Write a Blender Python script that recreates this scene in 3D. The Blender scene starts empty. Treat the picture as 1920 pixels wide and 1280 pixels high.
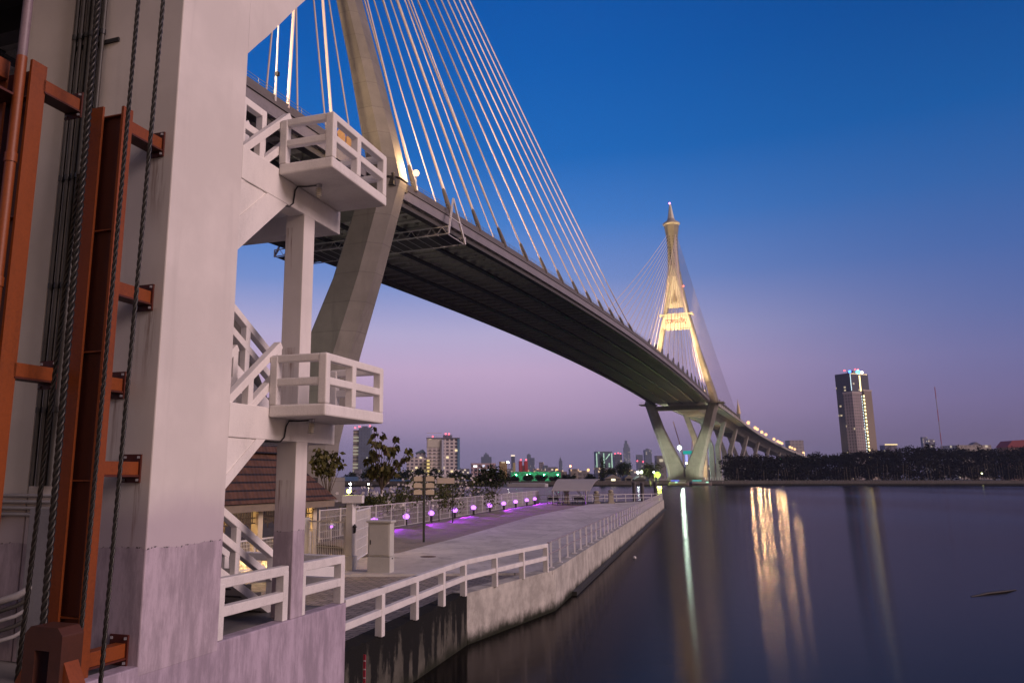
import bpy, bmesh, math, random
from mathutils import Vector, Matrix, Euler
import numpy as np
PI = math.pi
random.seed(7)
rng = np.random.default_rng(7)
scene = bpy.context.scene
COL = scene.collection

# ------------------------------------------------------------------ camera
FPX, PITCH, HC, CX, CY = 1532.8, .1994, 4.6754, 832.63, 583.68
cam_data = bpy.data.cameras.new('camera')
cam = bpy.data.objects.new('camera', cam_data)
COL.objects.link(cam)
cam.location = (0, 0, HC)
cam.rotation_euler = (PI/2 + PITCH, 0, 0)
cam_data.sensor_width = 36
cam_data.lens = FPX/1920*36
cam_data.shift_x = (960-CX)/1920
cam_data.shift_y = (CY-640)/1920
cam_data.clip_start = .1
cam_data.clip_end = 20000
scene.camera = cam

# ------------------------------------------------------------------ world, sun, exposure
SUN_EL, SUN_AZ = math.radians(25), math.radians(118)     # azimuth clockwise from +Y: afterglow behind and to the right
world = bpy.data.worlds.new('World')
scene.world = world
world.use_nodes = True
wn = world.node_tree
wn.nodes.clear()
def wnode(t, **kw):
    n = wn.nodes.new(t)
    for k, v in kw.items(): setattr(n, k, v)
    return n
def srgb(c):
    if isinstance(c, str): c = [int(c[i:i+2], 16) for i in (0, 2, 4)]
    return tuple(((v/255)/12.92 if v/255 <= .04045 else ((v/255+.055)/1.055)**2.4) for v in c) + (1,)
w_out = wnode('ShaderNodeOutputWorld')
w_bg = wnode('ShaderNodeBackground')
w_bg.inputs[1].default_value = 1.0
tc = wnode('ShaderNodeTexCoord')
sep = wnode('ShaderNodeSeparateXYZ')
wn.links.new(tc.outputs['Generated'], sep.inputs[0])
def wramp(stops):
    r = wnode('ShaderNodeValToRGB')
    r.color_ramp.interpolation = 'B_SPLINE' if False else 'EASE' if False else 'LINEAR'
    els = r.color_ramp.elements
    while len(els) < len(stops): els.new(.5)
    for e, (p, c) in zip(els, stops):
        e.position = p; e.color = srgb(c)
    wn.links.new(sep.outputs['Z'], r.inputs[0])
    return r
S = lambda deg: math.sin(math.radians(deg))
glow_ramp = wramp([(0, (134,122,152)), (S(2.2), (156,138,172)), (S(4.5), (188,160,194)), (S(7.2), (202,174,208)), (S(9.8), (186,176,214)),
                   (S(13.5), (120,146,208)), (S(17.5), (66,126,204)), (S(22), (18,104,188)), (S(28), (0,92,178)), (S(34), (0,82,166)), (S(50), (0,52,125)), (1, (0,34,92))])
cool_ramp = wramp([(0, (98,86,114)), (S(2.2), (112,97,130)), (S(4.5), (118,108,152)), (S(7.2), (112,113,164)), (S(9.8), (94,110,168)),
                   (S(13.5), (70,104,170)), (S(17.5), (46,98,168)), (S(22), (14,88,162)), (S(28), (0,74,148)), (S(34), (0,62,134)), (S(50), (0,42,105)), (1, (0,34,92))])
# afterglow side, behind the camera: warmer and brighter
back_ramp = wramp([(0, (166,128,106)), (S(4), (206,162,128)), (S(10), (204,168,138)), (S(20), (168,146,130)), (S(35), (108,100,108)), (S(60), (30,50,90)), (1, (0,34,92))])
def wdot(v):
    n = wnode('ShaderNodeVectorMath', operation='DOT_PRODUCT')
    wn.links.new(tc.outputs['Generated'], n.inputs[0]); n.inputs[1].default_value = v
    return n.outputs['Value']
def wmap(sock, a, b):
    n = wnode('ShaderNodeMapRange', interpolation_type='SMOOTHSTEP')
    n.inputs[1].default_value = a; n.inputs[2].default_value = b
    wn.links.new(sock, n.inputs[0]); return n.outputs[0]
def wmix(f, a, b):
    n = wnode('ShaderNodeMix', data_type='RGBA')
    wn.links.new(f, n.inputs[0]); wn.links.new(a, n.inputs[6]); wn.links.new(b, n.inputs[7]); return n.outputs[2]
side = wmap(wdot((math.cos(math.radians(4)), -math.sin(math.radians(4)), 0)), -.02, .56)     # left glow -> right cooler
front = wmix(side, glow_ramp.outputs[0], cool_ramp.outputs[0])
rear = wmap(wdot((.3, -.95, 0)), -.30, .45)
grad = wmix(rear, front, back_ramp.outputs[0])
sky = wnode('ShaderNodeTexSky', sky_type='NISHITA')
sky.sun_disc = False
sky.sun_elevation = math.radians(1.0)
sky.sun_rotation = SUN_AZ
sky.altitude = 0
nish = wnode('ShaderNodeVectorMath', operation='SCALE'); nish.inputs[3].default_value = .002
wn.links.new(sky.outputs[0], nish.inputs[0])
wadd = wnode('ShaderNodeVectorMath', operation='ADD')
wn.links.new(grad, wadd.inputs[0]); wn.links.new(nish.outputs[0], wadd.inputs[1])
wn.links.new(wadd.outputs[0], w_bg.inputs[0])
wn.links.new(w_bg.outputs[0], w_out.inputs[0])

sun_data = bpy.data.lights.new('sun', 'SUN')
sun_data.energy = 2.25
sun_data.angle = math.radians(25)
sun_data.color = (1, .72, .74)
sun = bpy.data.objects.new('sun', sun_data)
COL.objects.link(sun)
sv = Vector((math.sin(SUN_AZ)*math.cos(SUN_EL), math.cos(SUN_AZ)*math.cos(SUN_EL), math.sin(SUN_EL)))
sun.rotation_euler = sv.to_track_quat('Z', 'Y').to_euler()

vs = scene.view_settings
vs.view_transform = 'Standard'; vs.look = 'None'; vs.exposure = 0; vs.gamma = 1; vs.use_curve_mapping = False
scene.cycles.use_denoising = True
scene.cycles.max_bounces = 6
scene.cycles.volume_bounces = 0
scene.cycles.sample_clamp_indirect = 3

# ------------------------------------------------------------------ helpers
def ray(px, py):
    return Vector(((px-CX)/FPX, math.cos(PITCH) - (CY-py)/FPX*math.sin(PITCH), math.sin(PITCH) + (CY-py)/FPX*math.cos(PITCH)))
def at(px, py, depth):                       # the point of the place seen there, at this distance north of the camera
    r = ray(px, py); return Vector((0, 0, HC)) + r*(depth/r.y)
def gx(px, depth):                           # east coordinate near the horizon
    return (px-CX)/(FPX/math.cos(PITCH))*depth
def gz(py, depth):
    return at(CX, py, depth).z
TH = math.radians(20.5)
FO = Vector((-3.2613, 12.6046, 0))
FRAME_LOCK = Matrix.Translation(FO) @ Matrix.Rotation(-TH, 4, 'Z')        # x: towards the water, y: along the lock wall
BPH = .429
FRAME_BRIDGE = Matrix.Translation((-25.19, 122.55, 0)) @ Matrix.Rotation(-BPH, 4, 'Z')   # x: across the deck, y: along it
WORLD = Matrix.Identity(4)
def lock(x, y, z=0): return FRAME_LOCK @ Vector((x, y, z))
def brg(x, y, z=0): return FRAME_BRIDGE @ Vector((x, y, z))

BASE = {}
def setp(o, label=None, cat=None, group=None, kind=None):
    if label: o['label'] = label
    if cat: o['category'] = cat
    if group: o['group'] = group
    if kind: o['kind'] = kind
    return o
def thing(name, label, cat, base=(0, 0, 0), frame=WORLD, group=None, kind=None):
    o = bpy.data.objects.new(name, None)
    COL.objects.link(o)
    b = Vector(base)
    o.matrix_world = frame @ Matrix.Translation(b)
    o.empty_display_size = .3
    BASE[o] = (frame, b)
    return setp(o, label, cat, group, kind)

class MB:
    def __init__(s): s.v = []; s.f = []; s.sm = []
    def add(s, vs_, fs, smooth=False):
        n = len(s.v)
        s.v += [tuple(v) for v in vs_]
        s.f += [tuple(i+n for i in f) for f in fs]
        s.sm += [smooth]*len(fs)
        return s
    def box(s, x0, x1, y0, y1, z0, z1):
        vs_ = [(x0,y0,z0),(x1,y0,z0),(x1,y1,z0),(x0,y1,z0),(x0,y0,z1),(x1,y0,z1),(x1,y1,z1),(x0,y1,z1)]
        return s.add(vs_, [(0,3,2,1),(4,5,6,7),(0,1,5,4),(1,2,6,5),(2,3,7,6),(3,0,4,7)])
    def cbox(s, c, sx, sy, sz, rz=0):
        m = Matrix.Translation(c) @ Matrix.Rotation(rz, 4, 'Z')
        vs_ = [m @ Vector((a*sx/2, b*sy/2, d*sz/2)) for d in (-1, 1) for a, b in ((-1,-1),(1,-1),(1,1),(-1,1))]
        return s.add(vs_, [(0,3,2,1),(4,5,6,7),(0,1,5,4),(1,2,6,5),(2,3,7,6),(3,0,4,7)])
    def beam(s, p, q, w, h, up=(0, 0, 1)):
        p, q = Vector(p), Vector(q); d = (q-p).normalized(); u = Vector(up)
        if abs(d.dot(u)) > .98: u = Vector((0, 1, 0))
        r = d.cross(u).normalized(); u = r.cross(d)
        vs_ = [e + r*a*w/2 + u*b*h/2 for e in (p, q) for a, b in ((-1,-1),(1,-1),(1,1),(-1,1))]
        return s.add(vs_, [(0,1,2,3),(7,6,5,4),(0,4,5,1),(1,5,6,2),(2,6,7,3),(3,7,4,0)])
    def loft(s, rings, close=True, cap=True, smooth=False):
        n = len(rings[0]); vs_ = [v for r in rings for v in r]; fs = []
        for i in range(len(rings)-1):
            for j in range(n if close else n-1):
                k = (j+1) % n
                fs.append((i*n+j, i*n+k, (i+1)*n+k, (i+1)*n+j))
        s.add(vs_, fs, smooth)
        if cap and close:
            s.add(rings[0], [tuple(reversed(range(n)))]); s.add(rings[-1], [tuple(range(n))])
        return s
    def prism(s, poly, axis, a, b):
        mk = {'x': lambda p, t: (t, p[0], p[1]), 'y': lambda p, t: (p[0], t, p[1]), 'z': lambda p, t: (p[0], p[1], t)}[axis]
        return s.loft([[mk(p, a) for p in poly], [mk(p, b) for p in poly]])
    def tube(s, pts, r, n=8, smooth=True):
        pts = [Vector(p) for p in pts]; rings = []
        rr = r if isinstance(r, (list, tuple)) else [r]*len(pts)
        u = None
        for i, p in enumerate(pts):
            d = (pts[min(i+1, len(pts)-1)] - pts[max(i-1, 0)]).normalized()
            if u is None: u = d.orthogonal().normalized()
            u = (u - d*u.dot(d)).normalized(); w = d.cross(u)
            rings.append([p + (u*math.cos(2*PI*k/n) + w*math.sin(2*PI*k/n))*rr[i] for k in range(n)])
        return s.loft(rings, smooth=smooth)
    def lathe(s, prof, c=(0, 0, 0), n=16, smooth=True):
        return s.loft([[(c[0]+r*math.cos(2*PI*k/n), c[1]+r*math.sin(2*PI*k/n), c[2]+z) for k in range(n)] for r, z in prof], smooth=smooth)
    def ball(s, c, r, n=12, m=8, sq=1):
        return s.lathe([(max(r*math.sin(PI*i/m), 1e-3), -r*sq*math.cos(PI*i/m)) for i in range(m+1)], c, n)
    def build(s, name, m, parent=None, frame=WORLD, base=(0, 0, 0), bevel=0):
        if parent is not None: frame, b = BASE[parent]
        else: b = Vector(base)
        me = bpy.data.meshes.new(name)
        me.from_pydata([(v[0]-b[0], v[1]-b[1], v[2]-b[2]) for v in s.v], [], s.f)
        me.polygons.foreach_set('use_smooth', s.sm)
        me.materials.append(m); me.update()
        bm = bmesh.new(); bm.from_mesh(me); bmesh.ops.recalc_face_normals(bm, faces=bm.faces); bm.to_mesh(me); bm.free()
        o = bpy.data.objects.new(name, me)
        COL.objects.link(o)
        BASE[o] = (frame, b)
        if parent is not None: o.parent = parent
        else: o.matrix_world = frame @ Matrix.Translation(b)
        if bevel:
            md = o.modifiers.new('soft_edge', 'BEVEL'); md.width = bevel; md.segments = 2; md.limit_method = 'ANGLE'; md.angle_limit = .6
        return o

# ---- materials
MATS = {}
class NT:
    def __init__(s, name):
        s.m = bpy.data.materials.new(name); s.m.use_nodes = True; s.t = s.m.node_tree; s.t.nodes.clear()
        s.out = s.n('ShaderNodeOutputMaterial')
    def n(s, t, **kw):
        n = s.t.nodes.new(t)
        for k, v in kw.items(): setattr(n, k, v)
        return n
    def l(s, a, b): s.t.links.new(a, b)
    def coord(s, which='Object'): return s.n('ShaderNodeTexCoord').outputs[which]
    def pos(s): return s.n('ShaderNodeNewGeometry').outputs['Position']
    def noise(s, vec, scale, detail=5, rough=.6, stretch=None):
        if stretch:
            mp = s.n('ShaderNodeMapping'); mp.inputs['Scale'].default_value = stretch; s.l(vec, mp.inputs[0]); vec = mp.outputs[0]
        n = s.n('ShaderNodeTexNoise'); n.inputs['Scale'].default_value = scale; n.inputs['Detail'].default_value = detail
        n.inputs['Roughness'].default_value = rough; s.l(vec, n.inputs['Vector']); return n.outputs['Fac']
    def ramp(s, f, stops):
        r = s.n('ShaderNodeValToRGB'); els = r.color_ramp.elements
        while len(els) < len(stops): els.new(.5)
        for e, (p, c) in zip(els, stops):
            e.position = p; e.color = tuple(c) + (1,) if len(c) == 3 else c
        s.l(f, r.inputs[0]); return r.outputs[0]
    def mix(s, f, a, b, mode='MIX'):
        n = s.n('ShaderNodeMix', data_type='RGBA', blend_type=mode)
        for sock, v in ((n.inputs[0], f), (n.inputs[6], a), (n.inputs[7], b)):
            if hasattr(v, 'is_linked'): s.l(v, sock)
            else: sock.default_value = v if isinstance(v, (int, float)) else tuple(v)[:3] + (1,)
        return n.outputs[2]
    def math(s, op, a, b=None, c=None):
        n = s.n('ShaderNodeMath', operation=op)
        for i, v in enumerate((a, b, c)):
            if v is None: continue
            if hasattr(v, 'is_linked'): s.l(v, n.inputs[i])
            else: n.inputs[i].default_value = v
        return n.outputs[0]
    def map(s, f, a, b, c=0, d=1):
        n = s.n('ShaderNodeMapRange', interpolation_type='SMOOTHSTEP'); s.l(f, n.inputs[0])
        for i, v in enumerate((a, b, c, d)): n.inputs[i+1].default_value = v
        return n.outputs[0]
    def bsdf(s, col, rough=.7, metal=0, bump=None, bstr=.3, bdist=.02, emit=None, estr=0):
        p = s.n('ShaderNodeBsdfPrincipled')
        for key, v in (('Base Color', col), ('Roughness', rough), ('Metallic', metal)):
            if hasattr(v, 'is_linked'): s.l(v, p.inputs[key])
            else: p.inputs[key].default_value = v if isinstance(v, (int, float)) else tuple(v)[:3] + (1,)
        if bump is not None:
            b = s.n('ShaderNodeBump'); b.inputs['Strength'].default_value = bstr; b.inputs['Distance'].default_value = bdist
            s.l(bump, b.inputs['Height']); s.l(b.outputs[0], p.inputs['Normal'])
        if emit is not None:
            if hasattr(emit, 'is_linked'): s.l(emit, p.inputs['Emission Color'])
            else: p.inputs['Emission Color'].default_value = tuple(emit)[:3] + (1,)
            if hasattr(estr, 'is_linked'): s.l(estr, p.inputs['Emission Strength'])
            else: p.inputs['Emission Strength'].default_value = estr
        s.l(p.outputs[0], s.out.inputs[0]); return p
def M(name, col, rough=.7, var=.25, scale=3, metal=0, bump=.15, stretch=None, fine=40, bdist=.01):
    """plain weathered surface: broad tone variation, grain and slight relief"""
    if name in MATS: return MATS[name]
    t = NT(name); c = t.coord()
    a = t.noise(c, scale, 6, .65, stretch); b = t.noise(c, fine, 3)
    f = t.math('MULTIPLY_ADD', b, .35, t.math('MULTIPLY', a, .65))
    dark = tuple(v*(1-var) for v in col); lite = tuple(min(v*(1+var*.6), .95) for v in col)
    cc = t.ramp(f, [(.3, dark), (.5, col), (.72, lite)])
    t.bsdf(cc, rough, metal, b, bump, bdist)
    MATS[name] = t.m; return t.m
def EM(name, col, s):
    if name in MATS: return MATS[name]
    t = NT(name); e = t.n('ShaderNodeEmission'); e.inputs[0].default_value = tuple(col)[:3] + (1,); e.inputs[1].default_value = s
    t.l(e.outputs[0], t.out.inputs[0]); MATS[name] = t.m; return t.m
def leaf_mat(name, c1, c2, c3=None):
    t = NT(name)
    g = t.n('ShaderNodeNewGeometry')
    cc = t.ramp(g.outputs['Random Per Island'], [(0, c1), (.6, c2), (1, c3 or c2)])
    t.bsdf(cc, .85).inputs['Specular IOR Level'].default_value = .12; MATS[name] = t.m; return t.m
def facade(name, wall, glass, uw, vh, lit=.12, litcol=(1, .75, .4), lits=1.2, frac=(.18, .82, .3, .85), z0=0):
    """storeys of real-size window openings with some rooms lit"""
    t = NT(name); c = t.coord(); s3 = t.n('ShaderNodeSeparateXYZ'); t.l(c, s3.inputs[0])
    ns = t.n('ShaderNodeSeparateXYZ'); t.l(t.coord('Normal'), ns.inputs[0])
    isx = t.math('GREATER_THAN', t.math('ABSOLUTE', ns.outputs[0]), .5)
    u = t.math('ADD', t.math('MULTIPLY', isx, s3.outputs[1]), t.math('MULTIPLY', t.math('SUBTRACT', 1, isx), s3.outputs[0]))
    uu = t.math('ADD', t.math('DIVIDE', u, uw), 100.5); vv = t.math('DIVIDE', t.math('ADD', s3.outputs[2], z0), vh)
    fu = t.math('FRACT', uu); fv = t.math('FRACT', vv)
    box = t.math('MULTIPLY', t.math('MULTIPLY', t.math('GREATER_THAN', fu, frac[0]), t.math('LESS_THAN', fu, frac[1])),
                 t.math('MULTIPLY', t.math('GREATER_THAN', fv, frac[2]), t.math('LESS_THAN', fv, frac[3])))
    side_ = t.math('LESS_THAN', t.math('ABSOLUTE', ns.outputs[2]), .5)
    box = t.math('MULTIPLY', box, side_)
    cv = t.n('ShaderNodeCombineXYZ'); t.l(t.math('FLOOR', uu), cv.inputs[0]); t.l(t.math('FLOOR', vv), cv.inputs[1]); t.l(isx, cv.inputs[2])
    wnz = t.n('ShaderNodeTexWhiteNoise', noise_dimensions='3D'); t.l(cv.outputs[0], wnz.inputs[0])
    on = t.math('MULTIPLY', box, t.math('GREATER_THAN', wnz.outputs['Value'], 1-lit))
    grime = t.noise(c, .08, 4)
    wallc = t.mix(t.map(grime, .35, .7), tuple(v*.75 for v in wall), wall)
    t.bsdf(t.mix(box, wallc, glass), .6, 0, emit=litcol, estr=t.math('MULTIPLY', on, lits))
    MATS[name] = t.m; return t.m

def white_paint(name, col, z_hi, z_lo, low, streak=.4, rust=()):
    """painted concrete with a flood-stained, bare-rendered foot"""
    t = NT(name); p = t.pos(); sz = t.n('ShaderNodeSeparateXYZ'); t.l(p, sz.inputs[0])
    a = t.noise(p, .7, 5, .6); st = t.noise(p, 2.2, 4, .6, (1, 1, .08)); fine = t.noise(p, 35, 4, .7)
    base = t.mix(t.map(a, .35, .75), tuple(v*.86 for v in col), col)
    base = t.mix(t.math('MULTIPLY', t.map(st, .55, .8), streak), base, tuple(v*.62 for v in col))
    zz = t.math('ADD', sz.outputs[2], t.math('MULTIPLY', t.math('SUBTRACT', t.noise(p, 1.6, 3), .5), .12))
    wash = t.map(t.math('ADD', zz, t.math('MULTIPLY', t.math('SUBTRACT', t.noise(p, .9, 4), .5), .5)), z_hi, z_hi-.62)
    base = t.mix(t.math('MULTIPLY', wash, .72), base, tuple(v*.85 for v in low))
    plaster = t.mix(t.map(t.noise(p, 3.2, 6, .75, (1, 1, .25)), .38, .66), tuple(v*.62 for v in low), low)
    plaster = t.mix(t.map(fine, .62, .78), plaster, tuple(v*.5 for v in low))
    lowf = t.math('LESS_THAN', zz, z_lo)
    edge = t.math('MULTIPLY', t.math('COMPARE', zz, z_lo, .010), t.map(t.noise(p, 14, 2), .52, .62))
    if rust:                                                           # rust runs below the steel bracket plates on the face towards the lock
        ps = t.n('ShaderNodeVectorMath', operation='SUBTRACT'); t.l(p, ps.inputs[0]); ps.inputs[1].default_value = tuple(FO)
        dd = t.n('ShaderNodeVectorMath', operation='DOT_PRODUCT'); t.l(ps.outputs[0], dd.inputs[0]); dd.inputs[1].default_value = (math.cos(TH), -math.sin(TH), 0)
        nd = t.n('ShaderNodeVectorMath', operation='DOT_PRODUCT'); t.l(t.n('ShaderNodeNewGeometry').outputs['Normal'], nd.inputs[0]); nd.inputs[1].default_value = (-math.sin(TH), -math.cos(TH), 0)
        run = t.map(t.noise(p, 9, 4, .7, (1, 1, .06)), .46, .66)
        for bx_, zk in rust:
            side_m = t.map(t.math('ABSOLUTE', t.math('SUBTRACT', dd.outputs['Value'], bx_)), .19, .05)
            m_ = t.math('MULTIPLY', t.math('MULTIPLY', side_m, t.map(sz.outputs[2], zk-1.3, zk-.15)), t.math('LESS_THAN', sz.outputs[2], zk))
            base = t.mix(t.math('MULTIPLY', t.math('MULTIPLY', m_, run), t.math('MULTIPLY', t.math('GREATER_THAN', nd.outputs['Value'], .6), .8)), base, (.16, .06, .02))
    cc = t.mix(lowf, base, plaster); cc = t.mix(edge, cc, (.05, .05, .05))
    t.bsdf(cc, .75, 0, fine, .22, .008); MATS[name] = t.m; return t.m
def wall_stained(name, col, dark, ztop, amount, algae):
    t = NT(name); p = t.pos(); sz = t.n('ShaderNodeSeparateXYZ'); t.l(p, sz.inputs[0])
    d = t.math('SUBTRACT', ztop, sz.outputs[2])
    st = t.noise(p, 1.6, 6, .72, (1, 1, .12)); bl = t.noise(p, 1.1, 6, .7); fine = t.noise(p, 28, 4)
    base = t.mix(t.map(bl, .35, .68), tuple(v*.6 for v in col), col)
    f = t.math('ADD', t.math('MULTIPLY', st, .75), t.math('MULTIPLY', bl, .45)); f = t.math('SUBTRACT', f, t.math('MULTIPLY', d, .10))
    rag = t.math('MULTIPLY_ADD', t.map(st, .36, .66), .95 + amount*2.2, amount*1.6 - .25)
    base = t.mix(t.map(t.math('ADD', t.math('SUBTRACT', d, rag), t.math('MULTIPLY', t.math('SUBTRACT', t.noise(p, 7, 5, .75), .5), 1.3)), .32, -.28), base, dark) if amount > .1 else t.mix(t.map(f, .63-amount, .74-amount*.6), base, dark)
    wet = t.math('ADD', sz.outputs[2], t.math('MULTIPLY', t.math('SUBTRACT', bl, .5), .5))
    base = t.mix(t.map(wet, algae+.3, algae-.1), base, (.018, .02, .012))
    base = t.mix(t.math('MULTIPLY', t.map(fine, .58, .75), .35), base, (.03, .03, .025))
    t.bsdf(base, .9, 0, fine, .35, .02).inputs['Specular IOR Level'].default_value = .15; MATS[name] = t.m; return t.m

WHITE = white_paint('white_painted_concrete', (.74, .70, .66), 4.62, 3.76, (.50, .42, .49), rust=((-.25,9.2),(-.25,6.95),(-.62,5.75),(-.25,4.62)))  # foot is real stained render; purple light is put in as lilac
WHITE_HI = M('white_painted_balcony', (.76, .73, .69), .7, .20, 1.7, bump=.2, stretch=(1, 1, .45))
RAILWHITE = M('chalky_white_rail_paint', (.66, .64, .62), .75, .22, 2.5, bump=.15)
STEEL_OR = M('rusty_orange_steel', (.205, .046, .006), .5, .45, 1.6, stretch=(1, 1, .25), fine=30)
STEEL_RED = M('dark_red_primer_steel', (.075, .012, .005), .55, .4, 1.4, stretch=(1, 1, .25))
ROPE = M('black_wire_rope', (.032, .030, .027), .4, .3, 20, metal=.4)
PIPE = M('dark_conduit', (.05, .047, .042), .5, .4, 4)
PIPE_G = M('pale_grey_pipe', (.34, .33, .33), .5, .3, 3)
CONC = M('bridge_concrete', (.30, .285, .26), .8, .30, .22, stretch=(1, 1, .5), fine=1.6, bump=.2, bdist=.05)
def concrete_lifts(name, col, lift):
    t = NT(name); c = t.coord(); sz = t.n('ShaderNodeSeparateXYZ'); t.l(c, sz.inputs[0])
    a = t.noise(c, .18, 6, .65); st = t.noise(c, .55, 5, .65, (1, 1, .12)); fi = t.noise(c, 2.5, 4)
    base = t.mix(t.map(a, .3, .7), tuple(v*.78 for v in col), tuple(v*1.1 for v in col))
    fz = t.math('DIVIDE', sz.outputs[2], lift)
    wn_ = t.n('ShaderNodeTexWhiteNoise', noise_dimensions='1D'); t.l(t.math('FLOOR', fz), wn_.inputs['W'])
    base = t.mix(t.math('MULTIPLY', wn_.outputs['Value'], .22), base, tuple(v*.55 for v in col))
    base = t.mix(t.math('MULTIPLY', t.map(st, .5, .75), .45), base, tuple(v*.5 for v in col))
    ln = t.math('LESS_THAN', t.math('FRACT', fz), .022)
    base = t.mix(t.math('MULTIPLY', ln, .5), base, (.08, .075, .07))
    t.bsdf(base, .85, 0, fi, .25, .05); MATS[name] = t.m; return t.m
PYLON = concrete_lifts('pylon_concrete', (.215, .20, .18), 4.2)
VIA = concrete_lifts('viaduct_concrete', (.36, .34, .31), 6.0)
DECKSTEEL = M('dark_deck_steel', (.60, .58, .53), .6, .35, .5, fine=4)
SOFFIT = M('deck_soffit_panel', (.48, .47, .42), .75, .35, .4, fine=5)
FASCIA = M('pale_fascia_steel', (.22, .205, .22), .6, .25, .25, fine=3)
CABLE = M('pale_cable_sheath', (.80, .68, .60), .5, .10, .2)
BOOT = M('cable_boot_rubber', (.17, .15, .13), .7, .3, 1)
METALW = M('white_metal', (.62, .61, .62), .5, .15, 2)
METALG = M('grey_galvanised_metal', (.30, .30, .32), .45, .2, 3, metal=.3)
BLACKM = M('black_metal', (.02, .02, .022), .45, .3, 4)
ASPH = M('asphalt', (.05, .05, .05), .9, .2, 1)

# ------------------------------------------------------------------ water and land
t = NT('river_water'); p = t.pos()
n2 = t.noise(p, 1.5, 4, .6, (.45, 1.1, 1)); n3 = t.noise(p, .035, 3, .5, (.5, .22, 1))
bp = t.n('ShaderNodeBump'); bp.inputs['Strength'].default_value = .07; bp.inputs['Distance'].default_value = .10; t.l(n2, bp.inputs['Height'])
fr = t.n('ShaderNodeFresnel'); fr.inputs['IOR'].default_value = 1.33
gl = t.n('ShaderNodeBsdfGlossy', distribution='BECKMANN'); gl.inputs['Color'].default_value = (.43, .40, .40, 1); t.l(t.map(n3, .3, .7, .150, .185), gl.inputs['Roughness']); gl.inputs['Anisotropy'].default_value = .5; tv = t.n('ShaderNodeCombineXYZ'); tv.inputs[0].default_value = 1; tv.inputs[1].default_value = 0; t.l(tv.outputs[0], gl.inputs['Tangent']); t.l(bp.outputs[0], gl.inputs['Normal'])
df = t.n('ShaderNodeBsdfDiffuse'); t.l(t.mix(t.map(n3, .35, .65), (.012, .011, .009), (.018, .016, .013)), df.inputs['Color'])
mx = t.n('ShaderNodeMixShader'); t.l(fr.outputs[0], mx.inputs[0]); t.l(df.outputs[0], mx.inputs[1]); t.l(gl.outputs[0], mx.inputs[2]); t.l(mx.outputs[0], t.out.inputs[0])
WATER = t.m
setp(MB().add([(-3300,-250,0),(3300,-250,0),(3300,6700,0),(-3300,6700,0)], [(0,1,2,3)]).build('river_water', WATER), kind='structure')
EARTH = M('bank_earth', (.075, .06, .045), .95, .45, .35, fine=6, bump=.5, bdist=.1)
FARLAND = M('far_land', (.035, .04, .03), .95, .4, .01, fine=.3)
P0 = lock(-.12, 4.0); P1, P2, P3, P4 = Vector((-1.80,16.95,0)), Vector((.65,24.6,0)), Vector((3.98,30.7,0)), Vector((32.1,122.5,0))
near_poly = [(P0.x, P0.y), (P1.x-.25,P1.y), (P2.x-.35,P2.y), (P3.x-.4,P3.y), (P4.x-.5,P4.y), (29,124), (15,117), (4,116), (-6,150), (-60,176), (-240,140), (-240,-60), (-9,-60), lock(-7,-8)[:2], lock(-7,4.0)[:2]]
setp(MB().prism(near_poly, 'z', -2, 1.16).build('near_bank_ground', EARTH), kind='structure')
far_poly = [(-3200,520), (-600,398), (-200,414), (60,428), (108,440), (118,474), (190,492), (360,515), (900,575), (3200,900), (3200,6600), (-3200,6600)]
setp(MB().prism(far_poly, 'z', -2, 1.5).build('far_bank_ground', FARLAND), kind='structure')
EMB = wall_stained('embankment_concrete', (.12, .11, .105), (.06, .06, .055), 2.6, .02, .5)
e = MB(); rim = far_poly[1:9]
for a, b in zip(rim, rim[1:]): e.beam((a[0],a[1]-.3,1.1), (b[0],b[1]-.3,1.1), .6, 3.0)
setp(e.build('far_bank_embankment', EMB), kind='structure')

# paving
t = NT('concrete_slab_paving'); p = t.pos()
a = t.noise(p, .25, 6, .65); b = t.noise(p, 9, 5, .7); c2 = t.noise(p, 1.3, 5, .6)
cc = t.mix(t.map(a, .35, .68), (.45, .425, .39), (.64, .605, .56)); cc = t.mix(t.math('MULTIPLY', t.map(c2, .52, .7), .5), cc, (.19, .175, .16)); cc = t.mix(t.math('MULTIPLY', t.map(b, .55, .75), .4), cc, (.15, .14, .13))
rot = t.n('ShaderNodeMapping'); rot.inputs['Rotation'].default_value = (0, 0, .297); t.l(p, rot.inputs[0]); sj = t.n('ShaderNodeSeparateXYZ'); t.l(rot.outputs[0], sj.inputs[0])
jl = t.math('MAXIMUM', t.math('LESS_THAN', t.math('FRACT', t.math('DIVIDE', sj.outputs[1], 6.0)), .004), t.math('LESS_THAN', t.math('FRACT', t.math('DIVIDE', sj.outputs[0], 4.5)), .006))
tyre = t.map(t.noise(p, .9, 4, .6, (1, .12, 1)), .50, .72)
cc = t.mix(t.math('MULTIPLY', tyre, .30), cc, (.20, .185, .17)); cc = t.mix(t.math('MULTIPLY', jl, .7), cc, (.10, .09, .08))
t.bsdf(cc, .85, 0, b, .25, .01); SLAB = t.m
t = NT('brick_paving_blocks'); p = t.pos()
mp = t.n('ShaderNodeMapping'); mp.inputs['Rotation'].default_value = (0, 0, .42); t.l(p, mp.inputs[0])
br = t.n('ShaderNodeTexBrick'); t.l(mp.outputs[0], br.inputs[0])
br.inputs['Color1'].default_value = (.38,.33,.28,1); br.inputs['Color2'].default_value = (.24,.205,.17,1); br.inputs['Mortar'].default_value = (.055,.05,.045,1)
br.inputs['Scale'].default_value = 1; br.inputs['Brick Width'].default_value = .42; br.inputs['Row Height'].default_value = .22; br.inputs['Mortar Size'].default_value = .018
cc = t.mix(t.math('MULTIPLY', t.map(t.noise(p, .8, 5), .4, .7), .45), br.outputs['Color'], (.15, .135, .12))
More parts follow.
